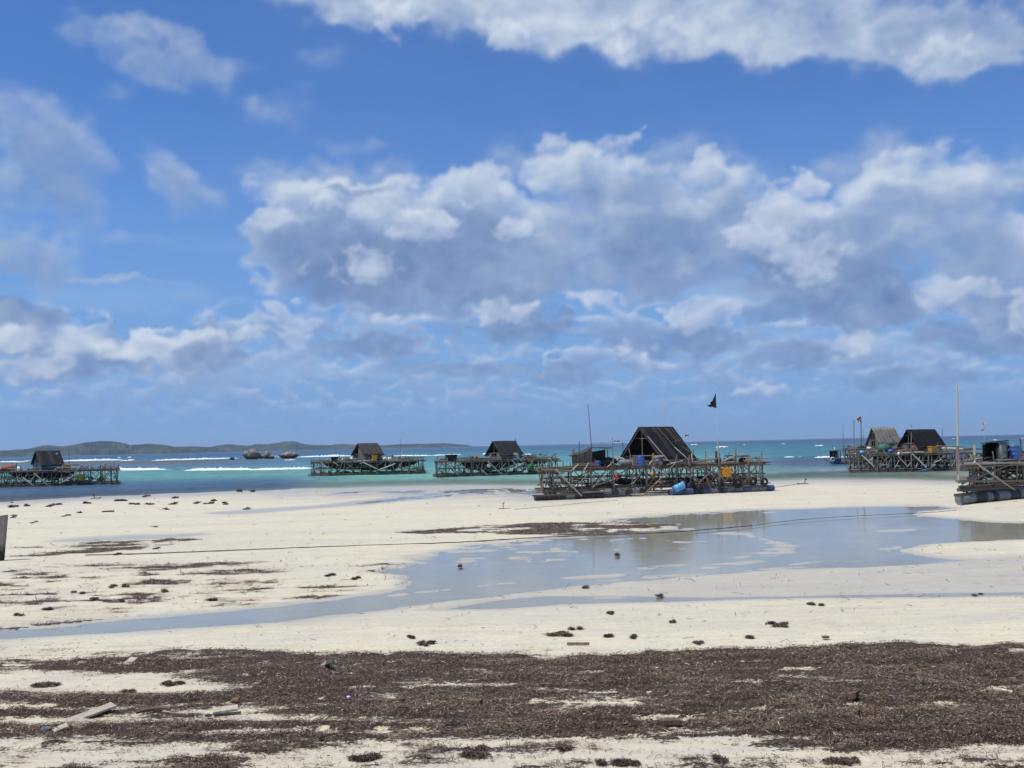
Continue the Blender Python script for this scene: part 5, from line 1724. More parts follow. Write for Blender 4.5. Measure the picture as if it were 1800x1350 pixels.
M1 = far_raft('small distant raft left of centre with a brown thatched hut and an orange door cloth', (546, 837.2), (748, 832.5), 6.5, 1.95, None, 12, 10)
def y2(x, y): return (530 + x / 7.826, 760 + y / 7.826)
M1.hut(642, 621.5, 671, .04, .95, 2.45, roof=M_THATCH2, wall=M_PLANK, door=(.15, .45), sheets=5, over=.25, thatch=True)
for a, b, r, m, v in [(y2(250, 405), y2(370, 500), .06, M_PALE, -.03), (y2(435, 405), y2(520, 460), .05, M_PALE, -.03), (y2(840, 410), y2(1060, 515), .07, M_PALE, -.03), (y2(1060, 515), y2(1290, 430), .07, M_PALE, -.03),
                      (y2(760, 510), y2(810, 550), .06, M_PALE, 0), (y2(1140, 440), y2(1195, 550), .05, M_PALE, 0), (y2(1340, 430), y2(1410, 550), .05, M_PALE, 0), (y2(1240, 440), y2(1270, 500), .05, M_PALE, 0),
                      (y2(1365, 400), y2(1367, 80), .025, M_GREY, .5), (y2(1380, 300), y2(1387, 235), .04, M_WHITE, .3), (y2(515, 400), y2(530, 290), .05, M_GREY, 0), (y2(600, 400), y2(610, 330), .05, M_GREY, .3),
                      (y2(1120, 340), y2(1260, 320), .06, M_GREY, .2), (y2(1130, 370), y2(1260, 360), .06, M_GREY, .2), (y2(1260, 370), y2(1480, 370), .09, M_DARK, .2), (y2(1170, 400), y2(1170, 290), .05, M_GREY, .2),
                      (y2(1250, 400), y2(1250, 300), .05, M_GREY, .2), (y2(1445, 400), y2(1443, 335), .05, M_DARK, .2), (y2(625, 430), y2(740, 520), .05, M_GREY, 0), (y2(820, 430), y2(820, 400), .08, M_WHITE, 0)]:
    M1.px_pole('cross_pole' if abs(a[0] - b[0]) > 3 else 'post', a, b, r, m, v)
put_net(M1, px_u(M1, 566), px_u(M1, 738), .02, .95, M1.H - .1, 1.15, 'dark net slung under the raft with the brown thatched hut', seed=2)
c = M1.pw(*y2(455, 398), .1)
put_crate(Vector((c.x, c.y, M1.z0 + M1.H + .08)), .2, 'black crate on the left part of the raft with the thatched hut', 1.0, .65, M_BLACKC)
c = M1.pw(*y2(1005, 385), -.02); put_crate(Vector((c.x, c.y, M1.z0 + M1.H + .09)), .3, 'orange box by the side wall of the brown thatched hut', .68, .78, M_YEL)
for x, w_, hh, m, lb in [(565, .3, .4, M_WHITEP, 'white jug right of the black crate'), (640, .9, .55, M_PLANK, 'brown stack of gear left of the thatched hut'), (690, .5, .6, M_WHITE, 'white sack against the gable of the thatched hut'),
                        (1150, .6, .5, M_WHITEP, 'white sack right of the thatched hut'), (1215, .6, .45, M_WHITE, 'second white sack, nearer the pole racks'), (1040, 1.6, .5, M_NET, 'grey net heap over the deck edge before the thatched hut')]:
    c = M1.pw(*y2(x, 398), .12); put_cloth('gear_bundle', Vector((c.x, c.y, M1.z0 + M1.H + .07)), w_, hh, m, lb, 'bundle', int(x), .3, dep=.5)

M2 = far_raft('raft afloat just left of the large grounded raft, with a sagging black-roofed hut', (765, 839.5), (984, 833), 6.5, 1.95, None, 13, 10)
def y3(x, y): return (750 + x / 7.5, 760 + y / 7.5)
M2.hut(881, 857.5, 915.5, .04, .80, 2.28, roof=M_TARP2, wall=M_PLANK, door=(.3, .62), sheets=4, over=.3, gable_boards=.95)
for a, b, r, m, v in [(y3(265, 405), y3(410, 560), .065, M_PALE, -.03), (y3(430, 395), y3(500, 465), .055, M_PALE, -.03), (y3(810, 385), y3(985, 550), .075, M_PALE, -.03), (y3(730, 500), y3(795, 560), .06, M_PALE, -.03),
                      (y3(1060, 520), y3(1290, 400), .06, M_PALE, -.02), (y3(1190, 320), y3(1250, 375), .06, M_PALE, 0), (y3(1120, 360), y3(1180, 440), .05, M_PALE, 0), (y3(1300, 400), y3(1350, 470), .06, M_PALE, 0),
                      (y3(1370, 360), y3(1410, 440), .05, M_PALE, 0), (y3(1600, 335), y3(1660, 380), .05, M_PALE, 0), (y3(650, 430), y3(760, 540), .05, M_GREY, 0), (y3(840, 520), y3(960, 410), .05, M_GREY, 0),
                      (y3(1300, 350), y3(1600, 335), .06, M_DARK, .2), (y3(1340, 385), y3(1780, 375), .06, M_GREY, .1), (y3(1697, 560), y3(1697, 280), .05, M_GREY, .1), (y3(1585, 340), y3(1585, 265), .04, M_DARK, .4),
                      (y3(1520, 340), y3(1520, 260), .03, M_GREY, .4), (y3(1170, 165), y3(1172, 60), .02, M_GREY, .5), (y3(1180, 130), y3(1178, 90), .04, M_GREY, .5), (y3(990, 560), y3(990, 390), .06, M_GREY, 0),
                      (y3(610, 570), y3(612, 375), .06, M_GREY, 0), (y3(425, 560), y3(425, 380), .05, M_GREY, 0), (y3(1330, 290), y3(1350, 330), .06, M_DARK, .2)]:
    M2.px_pole('cross_pole' if abs(a[0] - b[0]) > 3 else 'post', a, b, r, m, v)
put_net(M2, px_u(M2, 806), px_u(M2, 908), .02, .95, M2.H - .1, 1.15, 'dark net slung below the sagging black-roofed hut', seed=4)
put_net(M2, px_u(M2, 905), px_u(M2, 975), .1, .9, M2.H - .1, .5, 'lighter net slung under the right end of the raft with the sagging roof', M_DECK, seed=5)
c = M2.pw(*y3(325, 400), .1)
put_crate(Vector((c.x, c.y, M2.z0 + M2.H + .08)), .2, 'large black crate on the left end of the raft with the sagging roof', 1.35, .78, M_BLACKC)
c = M2.pw(*y3(820, 465), .0); put_cloth('plastic_jug', c, .5, .5, M_WHITE, 'white buoy hanging under the gable of the sagging-roofed hut', 'buoy', 51, .1, dep=.4)
put_cloth('plastic_jug', M2.pw(*y3(1300, 535), .0), .7, .32, M_WHITEP, 'white jug lying on the lower frame near the green net', 'jug', 52, .15, dep=.4)
put_cloth('net_bag', M2.pw(*y3(1365, 510), .0), .8, .9, M_GREEN, 'green net bundle hanging at the right end of the raft', 'bundle', 53, .4, dep=.5)
c = M2.pw(*y3(1300, 300), .3); put_drum(Vector((c.x, c.y, c.z)), M_WHITEP, 'white drum lying behind the sagging hut roof', .18, .75, (0, math.pi / 2, 0))
for x, w_, hh, m, lb in [(585, .7, .6, M_PLANK, 'grey box left of the sagging-roofed hut'), (650, .5, .6, M_RUSTSH, 'reddish bundle left of the sagging-roofed hut'), (710, .6, .35, M_DBLUE, 'blue bundle left of the sagging-roofed hut'),
                        (1160, 1.5, .8, M_GREYP, 'round grey hoop tent before the sagging-roofed hut')]:
    c = M2.pw(*y3(x, 375), .12); put_cloth('gear_bundle', Vector((c.x, c.y, M2.z0 + M2.H + .07)), w_, hh, m, lb, 'bundle', int(x), .25, dep=.6)
put_tyre(M2.pw(*y3(1095, 565), -.02), .2, 'tyre on the lower frame of the raft with the sagging-roofed hut', 1.0)

def y4(x, y): return (1430 + x / 7.2, 720 + y / 7.2)
D1 = far_raft('raft afloat at right with a big black pitched roof hut and a dark net beneath', (1493, 830.5), (1716, 827), 6.5, 1.95, None, 14, 10)
D1.hut(1613, 1583.5, 1661, .04, 1.02, 2.5, roof=M_TARP, wall=M_PLANK, door=(.45, .8), sheets=5, over=.3, gable_boards=.9)
for a, b, r, m, v in [(y4(610, 580), y4(765, 725), .075, M_PALE, -.03), (y4(1245, 560), y4(1430, 740), .075, M_PALE, -.03), (y4(1070, 590), y4(1195, 720), .065, M_PALE, -.03), (y4(1080, 515), y4(1130, 555), .07, M_PALE, 0),
                      (y4(1130, 552), y4(1400, 538), .07, M_PALE, -.02), (y4(665, 690), y4(740, 620), .05, M_PALE, 0), (y4(745, 600), y4(745, 690), .05, M_PALE, 0), (y4(1525, 670), y4(1620, 630), .06, M_PALE, -.02),
                      (y4(1600, 600), y4(1640, 670), .05, M_PALE, 0), (y4(1700, 580), y4(1745, 670), .05, M_PALE, 0), (y4(1310, 720), y4(1420, 580), .05, M_GREY, 0), (y4(850, 590), y4(960, 690), .05, M_GREY, 0),
                      (y4(960, 590), y4(870, 690), .05, M_GREY, 0), (y4(1240, 730), y4(1240, 290), .06, M_GREY, -.04), (y4(1238, 230), y4(1236, 180), .03, M_GREY, 0), (y4(520, 740), y4(510, 130), .035, M_GREY, .05),
                      (y4(605, 740), y4(600, 90), .04, M_DARK, .05), (y4(1455, 720), y4(1455, 580), .06, M_GREY, 0), (y4(985, 720), y4(985, 570), .08, M_DBLUE, 0), (y4(810, 700), y4(810, 590), .05, M_GREY, 0),
                      (y4(1550, 460), y4(1900, 468), .06, M_GREY, .2), (y4(1560, 490), y4(1900, 500), .08, M_WHITEP, .4), (y4(1620, 490), y4(1680, 540), .05, M_PALE, .1), (y4(1560, 540), y4(1900, 545), .05, M_GREY, .2),
                      (y4(1570, 540), y4(1572, 410), .04, M_GREY, 0), (y4(1632, 330), y4(1630, 230), .03, M_GREY, .6)]:
    D1.px_pole('cross_pole' if abs(a[0] - b[0]) > 3 else 'post', a, b, r, m, v)
p = D1.pw(*y4(604, 85), .05)
fm = flag_mesh(1.0, .62, M_REDP, 4, .2, None, .35)
for k, q in enumerate(fm.polygons): pass
fm = flag_mesh(.75, 1.1, M_REDP, 4, .2, None, .1); fm.materials.append(M_WHITE)
for k, q in enumerate(fm.polygons):
    i, j = (k // 2) % 10, (k // 2) // 10
    q.material_index = 1 if 0 <= (i - j + 1) <= 1 or (j < 1 and i > 2) else 0
o = link('flag', fm); o.location = p - D1.root.location; o.parent = D1.root; o.rotation_euler = (0, 0, math.pi + .2); o.scale = (.65, 1, .62); o['label'] = 'red flag with a white diagonal band'
put_net(D1, px_u(D1, 1535), px_u(D1, 1662), .03, .95, D1.H - .08, 1.25, 'black net slung under the big black-roofed hut', seed=6)
c = D1.pw(*y4(615, 565), .0); put_cloth('mooring_buoy', c, .55, .42, M_LBLUE, 'light blue buoy on the deck corner of the raft with the red flag', 'buoy', 61, .1, dep=.5)
put_cloth('tarpaulin', D1.pw(*y4(895, 550), .15), 1.5, 1.0, M_GCLOTH, 'green tarpaulin heap between the two huts at right', 'tarpaulin', 62, .3, dep=1.2)
put_cloth('sack', D1.pw(*y4(985, 552), .05), .75, .42, M_BLUE, 'blue sack right of the green tarpaulin', 'sack', 63, .3, dep=.6)
put_cloth('sack', D1.pw(*y4(1078, 580), -.02), .3, .35, M_WHITE, 'small white bag hung below the deck of the black-roofed raft', 'bag', 64, .2, dep=.3)
c = D1.pw(*y4(1065, 530), .25); put_crate(Vector((c.x, c.y, D1.z0 + D1.H + .1)), .2, 'orange-red box stack left of the big black-roofed hut', .85, .55, M_RUSTSH)
c = D1.pw(*y4(1510, 535), .05); put_crate(Vector((c.x, c.y, D1.z0 + D1.H + .1)), .2, 'yellow crate at the right end of the big black-roofed hut', .78, .68, M_OCH)
put_cloth('sack', D1.pw(*y4(1275, 530), .12), .6, .7, M_REDP, 'dark red cloth in the doorway of the black-roofed hut', 'cloth', 65, .2, dep=.3)
for x, y, lb in [(1560, 745, 'tyre left of the other on the raft with the big black roof'), (1668, 740, 'rightmost tyre on the raft with the big black roof')]:
    put_tyre(D1.pw(*y4(x, y), -.03), .2, lb, 1.25)
put_cloth('gear_bundle', D1.pw(*y4(1640, 700), .1), 1.6, .7, M_NET, 'dark heap of net above the tyres of the raft with the big black roof', 'bundle', 66, .4, dep=.6)
put_cloth('sack', D1.pw(*y4(1415, 790), -.05), .9, .3, M_DBLUE, 'dark blue float in the water under the raft with the big black roof', 'float', 67, .2, dep=.5)

E1 = far_raft('farther raft at right, half hidden, with a pale thatched hut', (1483, 815.5), (1640, 812.5), 7.0, 2.1, None, 15, 9)
E1.hut(1545.5, 1526.5, 1583.5, .04, 1.2, 3.0, roof=M_THATCH, wall=M_PLANK, door=(.3, .7), sheets=6, over=.35, thatch=True)
for a, b, r, m, v in [(y4(380, 600), y4(372, 190), .035, M_GREY, .1), (y4(395, 610), y4(394, 495), .08, M_GREY, 0), (y4(635, 430), y4(634, 240), .02, M_GREY, .5), (y4(760, 340), y4(757, 325), .04, M_GREY, .3),
                      (y4(800, 337), y4(1060, 325), .05, M_RUSTSH, .3)]:
    E1.px_pole('post', a, b, r, m, v)
c = E1.pw(*y4(705, 515), .05)
put_cloth('gear_bundle', c, .8, .5, M_WHITEP, 'pale box on the far raft left of the thatched hut', 'bundle', 71, .1, dep=.7)
put_cloth('gear_bundle', E1.pw(*y4(530, 525), .1), 1.1, .8, M_PLANK, 'brown heap at the left end of the far raft', 'bundle', 72, .3, dep=1.0)
put_cloth('gear_bundle', E1.pw(*y4(620, 525), .1), 1.2, .75, M_NET, 'dark heap next to the brown one on the far raft', 'bundle', 73, .3, dep=1.0)

# ------------------------------------------------------------------ moored cabin boat beyond the large raft
def boat():
    c = G(1468.5, 816.0, SEA_Z)
    t = thing_empty('cabin_boat', c, 'small dark cabin boat moored left of the right-hand rafts, white ring at its bow', 'boat', None)
    k = c.y / FPX       # metres per photo pixel there
    rows = []
    for s_, w_, z0, z1 in [(-1, .0, .5, 1.1), (-.8, .55, .12, 1.0), (-.4, .95, 0, .85), (.2, 1.0, 0, .8), (.7, .95, .0, .85), (1, .75, .1, .95)]:
        x = s_ * 8.5 * k
        rows.append([(x, -w_, z1), (x, -w_ * .8, z0), (x, w_ * .8, z0), (x, w_, z1)])
    V = [p for r in rows for p in r]; F = []
    for i in range(len(rows) - 1):
        for j in range(3):
            a = i * 4 + j; F.append((a, a + 1, a + 5, a + 4))
        F.append((i * 4 + 3, i * 4, i * 4 + 4, i * 4 + 7))
    F.append((0, 3, 2, 1)); n = (len(rows) - 1) * 4; F.append((n, n + 1, n + 2, n + 3))
    link('hull', bm_mesh('hull', V, F, M_DBLUE), t)
    V, F = box_vf(-9 * k, 9 * k, -1.0, 1.0, .82, .93); link('gunwale', bm_mesh('gunwale', V, F, M_GREYP), t)
    for x in (-6, -2.2, 2.2, 6.2):
        for y in (-.8, .8):
            V, F = box_vf(x * k - .05, x * k + .05, y - .05, y + .05, .93, 1.95); link('cabin_post', bm_mesh('cabin_post', V, F, M_DARK), t)
    V, F = box_vf(-6.8 * k, 6.8 * k, -.95, .95, 1.95, 2.07); link('cabin_roof', bm_mesh('cabin_roof', V, F, M_GREYP), t)
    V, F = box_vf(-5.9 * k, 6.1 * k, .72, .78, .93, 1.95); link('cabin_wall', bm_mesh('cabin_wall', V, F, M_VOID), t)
    V, F = box_vf(-1.8 * k, 1.8 * k, -.84, -.80, .93, 1.45); link('cabin_wall', bm_mesh('cabin_wall', V, F, M_DBLUE), t)
    o = link('fender_ring', lib('tyre', M_WHITEP), t); o.location = (-7.6 * k, -.9, .75); o.rotation_euler = (math.pi / 2, 0, 0)
    o = link('rudder_pole', pole_mesh(M_DARK, 1), t); o.location = (-9 * k, -.2, .2); o.scale = (.05, .05, 1.2); o.rotation_euler = (0, -1.0, 0)
    o = link('roof_lamp', lib('drum', M_WHITEP), t); o.location = (0, 0, 2.07); o.scale = (.4, .4, .4)


boat()


# ------------------------------------------------------------------ boulders on the reef
def rock_look(n):
    oc = objcoord(n)
    a = n.noise(oc, .45, 6, .65)
    b = n.noise(n.v('MULTIPLY', oc, (1.2, 1.2, .7)), 1.1, 6, .7, dist=1.5)
    z = n.sep(oc)[2]
    c = n.mix(n.mr(a, .40, .60), (.42, .385, .32), (.20, .17, .135))
    c = n.mix(n.mr(b, .46, .56), c, (.075, .066, .055))
    # lower part darkened: shade of the underside painted into the colour
    c = n.mix(n.mr(n.m('ADD', z, n.m('MULTIPLY', n.m('SUBTRACT', a, .5), 2.4)), 1.5, .7), c, (.045, .04, .034))
    return principled(n, c, .9, .15, normal=bump(n, n.m('ADD', a, b), 1.0, .5))


M_BOULDER = mat('boulder_granite', rock_look)


def rock(name, cx, base, w_px, h_px, label, seed, shape=None, m=None):
    c = G(cx, base, SEA_Z)
    k = c.y / FPX
    nu, nv = 36, 20
    V, F = [], []
    for j in range(nv + 1):
        ph = math.pi * j / nv
        for i in range(nu):
            a = 2 * math.pi * i / nu
            d = Vector((math.sin(ph) * math.cos(a), math.sin(ph) * math.sin(a), math.cos(ph)))
            n = float(fbm(np.array([d.x * 1.1 + seed]), np.array([d.z * 1.1 + d.y * .7 + seed * 2]), 5, 700 + seed, .55)[0])
            f = 1 + .34 * n
            x = d.x * f * w_px / 2; z = d.z * f
            y = d.y * f * w_px / 2 * .8
            if shape: x, z = shape(d.x * f, z, x)
            V.append((x * k * 1.12, y * k, (z * .62 + .48) * h_px * k))
    for j in range(nv):
        for i in range(nu):
            i2 = (i + 1) % nu
            F.append((j * nu + i, (j + 1) * nu + i, (j + 1) * nu + i2, j * nu + i2))
    o = link(name, bm_mesh(name, V, F, m or M_BOULDER, True)); o.location = c
    set_props(o, label, 'boulder', 'boulders on the reef')
    return o


def round_top(nx, z, x): return (x * (1 - .10 * max(0, z)) + 1.2 * (z < 0), z)
def peaked(nx, z, x): return (x * (1 - .72 * max(0, z + .15)), z)


rock('boulder', 442.0, 807.3, 28, 16.5, 'largest boulder on the reef, rounded with a pale sunlit crown', 1, round_top)
rock('boulder', 469.5, 806.5, 14, 13.5, 'pointed boulder between the large round one and the low flat one', 2, peaked)
rock('boulder', 459.5, 806.5, 7, 7, 'small black boulder at the foot of the pointed one', 3)
rock('boulder', 477.5, 806.5, 9, 5.5, 'low rock on the right side of the pointed boulder', 4)
rock('boulder', 507.5, 805.8, 30, 10.5, 'long low flat-topped boulder, rightmost on the reef', 5)
rock('boulder', 407.8, 808.6, 8.5, 4.2, 'small dark rock left of the large round boulder', 6, m=M_NET)


# flat shoal of reef rock that the surf breaks on
def reef():
    xs = np.linspace(-120, 520, 400)
    cy = 813.5 - .0 * xs - np.clip(xs - 250, 0, 300) * .028
    wpx = 2.2 + 1.6 * fbm(xs * .02, xs * 0, 3, 801) - np.clip(xs - 330, 0, 200) * .008
    rows = []
    for j, s_ in enumerate([-1, -.5, 0, .5, 1]):
        P = [G(x, c + s_ * max(.3, w_ * .5), SEA_Z) for x, c, w_ in zip(xs, cy, wpx)]
        z = .30 * (1 - s_ * s_) - .12 + .22 * fbm(xs * .5, xs * 0 + j * 3, 4, 810 + j, .7)
        rows.append(np.stack([[p.x for p in P], [p.y for p in P], SEA_Z + z * np.clip(1.2 - (xs - 300) / 200, .2, 1)], -1))
    me = np_mesh('reef_rock', np.concatenate(rows), grid_faces(5, len(xs)), [plain('reef_stone', (.11, .09, .08), .9, .2, .7, (.05, .042, .04), .3)], True)
    set_props(link('reef_rock', me), kind='structure')


reef()

# far-off white boat in front of the island
c = G(386, 790.9, SEA_Z)
t = thing_empty('motor_boat', c, 'tiny white boat far out below the long island', 'boat')
k = c.y / FPX
V, F = [], []
for s_, w_, zz in [(-1, .1, .9), (-.5, 1, .7), (.6, 1, .6), (1, .8, .65)]:
    V += [(s_ * 2.2 * k, -w_ * k, zz * k), (s_ * 2.0 * k, -w_ * .6 * k, -.1), (s_ * 2.0 * k, w_ * .6 * k, -.1), (s_ * 2.2 * k, w_ * k, zz * k)]
for i in range(3):
    for j in range(3):
        a = i * 4 + j; F.append((a, a + 1, a + 5, a + 4))
    F.append((i * 4 + 3, i * 4, i * 4 + 4, i * 4 + 7))
F += [(0, 3, 2, 1), (12, 13, 14, 15)]
link('hull', bm_mesh('hull', V, F, M_WHITE), t)
V, F = box_vf(-.8 * k, 1.0 * k, -.6 * k, .6 * k, .6 * k, 1.5 * k); link('cabin', bm_mesh('cabin', V, F, M_WHITE), t)


# ------------------------------------------------------------------ wooden post at the left edge
def old_post():
    c = G(-3, 987)
    k = c.y / FPX
    V, F = [], []
    nz = 9
    for j in range(nz):
        t = j / (nz - 1)
        z = t * 80 * k
        xl, xr = (-8 + 1 * t) * k, (5.0 + 6.5 * t) * k
        for i, (a, b) in enumerate([(0, 0), (.5, -.15), (1, 0), (1, 1), (.5, 1.1), (0, 1)]):
            jx = .35 * k * float(perlin(np.array([j * .9 + i * 3.0]), np.array([i * 1.3]), 9)[0])
            V.append((xl + (xr - xl) * a + jx, b * 11 * k, z + (1.8 * k * a if j == nz - 1 else 0)))
    for j in range(nz - 1):
        for i in range(6):
            i2 = (i + 1) % 6
            F.append((j * 6 + i, j * 6 + i2, (j + 1) * 6 + i2, (j + 1) * 6 + i))
    F.append(tuple(range(6))[::-1]); F.append(tuple(range((nz - 1) * 6, nz * 6)))
    def b(n):
        oc = objcoord(n)
        g = n.noise(n.v('MULTIPLY', oc, (30, 30, 4)), 1.0, 5, .7)
        z = n.sep(oc)[2]
        c_ = n.mix(n.mr(g, .3, .7), (.16, .145, .125), (.34, .32, .29))
        # tar-dark foot: the part that stands under water at high tide
        e = n.m('ADD', z, n.m('MULTIPLY', n.m('SUBTRACT', g, .5), .5))
        c_ = n.mix(n.mr(e, .75, .30), c_, (.030, .032, .022))
        return principled(n, c_, .9, .2, normal=bump(n, g, .6, .02))
    o = link('wooden_post', bm_mesh('wooden_post', V, F, mat('old_post_wood', b)))
    o.location = Vector((c.x, c.y, -.03))
    set_props(o, 'thick weathered wooden post with a black foot at the left edge of the photo', 'post')


old_post()


# ------------------------------------------------------------------ ropes and small iron anchors
def rope(pts, r, label, m=None, name='mooring_rope', z=.045):
    P = [G(x, y) + Vector((0, 0, z)) for x, y in pts]
    Q = []
    for i in range(len(P) - 1):
        for k in range(8):
            t = k / 8
            p0, p1, p2, p3 = P[max(i - 1, 0)], P[i], P[i + 1], P[min(i + 2, len(P) - 1)]
            Q.append(.5 * ((2 * p1) + (-p0 + p2) * t + (2 * p0 - 5 * p1 + 4 * p2 - p3) * t * t + (-p0 + 3 * p1 - 3 * p2 + p3) * t ** 3))
    Q.append(P[-1])
    V, F = [], []
    for i, q in enumerate(Q):
        d = (Q[min(i + 1, len(Q) - 1)] - Q[max(i - 1, 0)]).normalized()
        s_ = Vector((-d.y, d.x, 0))
        q = q + s_ * .05 * math.sin(i * 1.7)
        rr = r * (1 + .5 * max(0, math.sin(i * 2.3)) ** 6)
        for k in range(5):
            a = 2 * math.pi * k / 5
            V.append(q + s_ * rr * math.cos(a) + Vector((0, 0, 1)) * rr * math.sin(a))
    for i in range(len(Q) - 1):
        for k in range(5):
            k2 = (k + 1) % 5
            F.append((i * 5 + k, i * 5 + k2, (i + 1) * 5 + k2, (i + 1) * 5 + k))
    o = link(name, bm_mesh(name, V, F, m or M_ROPE, True))
    set_props(o, label, 'rope')
    return o


rope([(150, 978), (260, 975), (370, 971), (470, 967), (600, 962), (760, 957), (860, 952), (960, 946), (1100, 941), (1200, 936), (1320, 926)], .017, 'long dark rope lying across the sand and into the pool')
rope([(1320, 926), (1400, 916), (1480, 910), (1560, 906), (1640, 902), (1680, 898)], .010, 'rope running through the far side of the pool towards the right raft')
rope([(905, 897), (930, 895), (985, 890), (1030, 885), (1085, 881)], .02, 'thin rope from the iron stake to the large grounded raft')
rope([(1358, 858), (1380, 855), (1404, 851.5)], .015, 'thin rope from the large raft to the small anchor at its right')


def anchor(px, py, h_px, label, flip=1, name='anchor'):
    c = G(px, py); k = c.y / FPX
    t = thing_empty(name, c, label, 'anchor')
    s_ = h_px * k
    def pl(n, a, b, r):
        o = pole(n, Vector(a) * s_, Vector(b) * s_, r, M_STEEL, None); o.parent = t
    pl('shank', (-1.0 * flip, 0, .08), (.35 * flip, .2, .12), .035)
    pl('arm', (.35 * flip, .2, .05), (.5 * flip, .1, 1.0), .035)
    pl('arm', (.35 * flip, .2, .1), (.9 * flip, -.3, .08), .03)
    pl('fluke', (.38 * flip, .1, .98), (.72 * flip, .1, .86), .05)
    pl('stock', (-.9 * flip, -.35, .12), (-1.05 * flip, .4, .2), .04)
    return t


anchor(1412, 851, 9, 'small iron anchor with one fluke up, on the sand right of the large raft')
anchor(168, 876.5, 8, 'dark iron anchor on the sand near the water at left', -1)
c = G(885, 896); k = c.y / FPX
t = thing_empty('iron_stake', c, 'thin iron stake with a ring top standing in the sand, left of the large raft', 'stake')
for n_, a, b, r in [('shaft', (0, 0, -.05), (0, 0, 10 * k), .022), ('ring', (-.05, 0, 10 * k), (.07, 0, 12.5 * k), .03), ('crossbar', (-8 * k, 0, .06), (13 * k, .2, .05), .03)]:
    o = pole(n_, a, b, r, M_STEEL, None); o.parent = t
c = G(20, 884); k = c.y / FPX
t = thing_empty('iron_stake', c, 'short dark stake at the waterline at far left', 'stake')
for n_, a, b, r in [('shaft', (0, 0, -.05), (.05, 0, 7 * k), .03), ('crossbar', (-2 * k, 0, .03), (3 * k, .1, .04), .03)]:
    o = pole(n_, a, b, r, M_DARK, None); o.parent = t


# ------------------------------------------------------------------ boards and driftwood on the seaweed
M_BOARD = wood('sun_bleached_board', (.42, .36, .27), (.66, .59, .47))
M_DRIFT = wood('brown_driftwood', (.10, .065, .045), (.20, .14, .10))


def board(x0, y0, x1, y1, wid, th, m, label, tilt=.06, name='board', bend=0.0, cat='board', lift=.05):
    a, b = G(x0, y0), G(x1, y1)
    d = b - a; L = d.length; d.normalize(); s_ = Vector((-d.y, d.x, 0))
    n = 6
    V, F = [], []
    for i in range(n + 1):
        t = i / n
        w_ = wid * (1 - .25 * float(perlin(np.array([i * .9 + x0 * .37]), np.array([.3]), 3)[0]))
        c = d * (L * t - L / 2) + s_ * bend * math.sin(math.pi * t)
        z = tilt * (t - .5)
        for q in ((-w_ / 2, 0), (w_ / 2, .015), (w_ / 2, .015 + th), (-w_ / 2, th)):
            V.append(c + s_ * q[0] + Vector((0, 0, z + q[1])))
    for i in range(n):
        for k in range(4):
            k2 = (k + 1) % 4
            F.append((i * 4 + k, i * 4 + k2, (i + 1) * 4 + k2, (i + 1) * 4 + k))
    F += [(0, 1, 2, 3)[::-1], (n * 4, n * 4 + 1, n * 4 + 2, n * 4 + 3)]
    o = link(name, bm_mesh(name, V, F, m))
    o.location = (a + b) / 2 + Vector((0, 0, lift))
    set_props(o, label, cat)
    return o


board(128, 1268, 200, 1254, .20, .028, M_BOARD, 'broad pale board with an upturned corner, left foreground', .10)
board(92, 1291, 118, 1287, .16, .02, M_BOARD, 'small pale board chip below the broad board at left', .05)
board(374, 1258, 418, 1254, .20, .03, M_BOARD, 'pale board wedge lying on the weed in the left half', .02)
board(220, 1174, 236, 1168, .14, .03, M_BOARD, 'small pale wood chip in the upper weed band at left', .08)
board(120, 1283, 150, 1272, .45, .02, M_BOARD, 'pale flat sheet half buried under the broad board', .03, lift=.03)
board(566, 1170, 578, 1184, .10, .06, M_BOARD, 'short upright pale stump of wood in the weed, left of centre', .22, cat='driftwood', name='driftwood')
board(240, 1259, 300, 1256, .05, .03, M_DRIFT, 'thin brown stick lying beneath the pale boards at left', .03, name='stick', cat='stick', bend=.1)
board(1160, 1280, 1196, 1281, .07, .06, M_DRIFT, 'short thick brown log in the right foreground', .02, name='driftwood', cat='driftwood')
board(1774, 1155, 1815, 1157, .16, .07, M_BOARD, 'long pale greenish log at the right edge on top of the weed', .02, name='driftwood', cat='driftwood')
board(1725, 1225, 1780, 1227, .035, .03, M_BOARD, 'thin pale stick lying on the weed at right', .02, name='stick', cat='stick', bend=.15)
board(1476, 1262, 1510, 1266, .07, .05, M_DRIFT, 'curved brown stick on the lower edge of the weed', .05, name='stick', cat='stick', bend=.3)
board(655, 1238, 712, 1240, .05, .04, M_DRIFT, 'long thin brown stick in the centre-left weed', .02, name='stick', cat='stick', bend=-.1)
board(997, 1135, 1036, 1136, .03, .03, M_DRIFT, 'thin dark stick on the clean sand above the weed', .01, name='stick', cat='stick', lift=.02)
board(820, 1240, 846, 1246, .07, .05, M_DRIFT, 'dark brown stub of wood in the weed, centre', .04, name='driftwood', cat='driftwood')
board(1490, 1233, 1508, 1236, .12, .08, M_DRIFT, 'reddish dark chunk of wood in the weed at right', .05, name='driftwood', cat='driftwood')
board(180, 901.5, 200, 901, .22, .10, M_DRIFT, 'dark log lying on the upper beach at left', .02, name='driftwood', cat='driftwood', lift=.02)
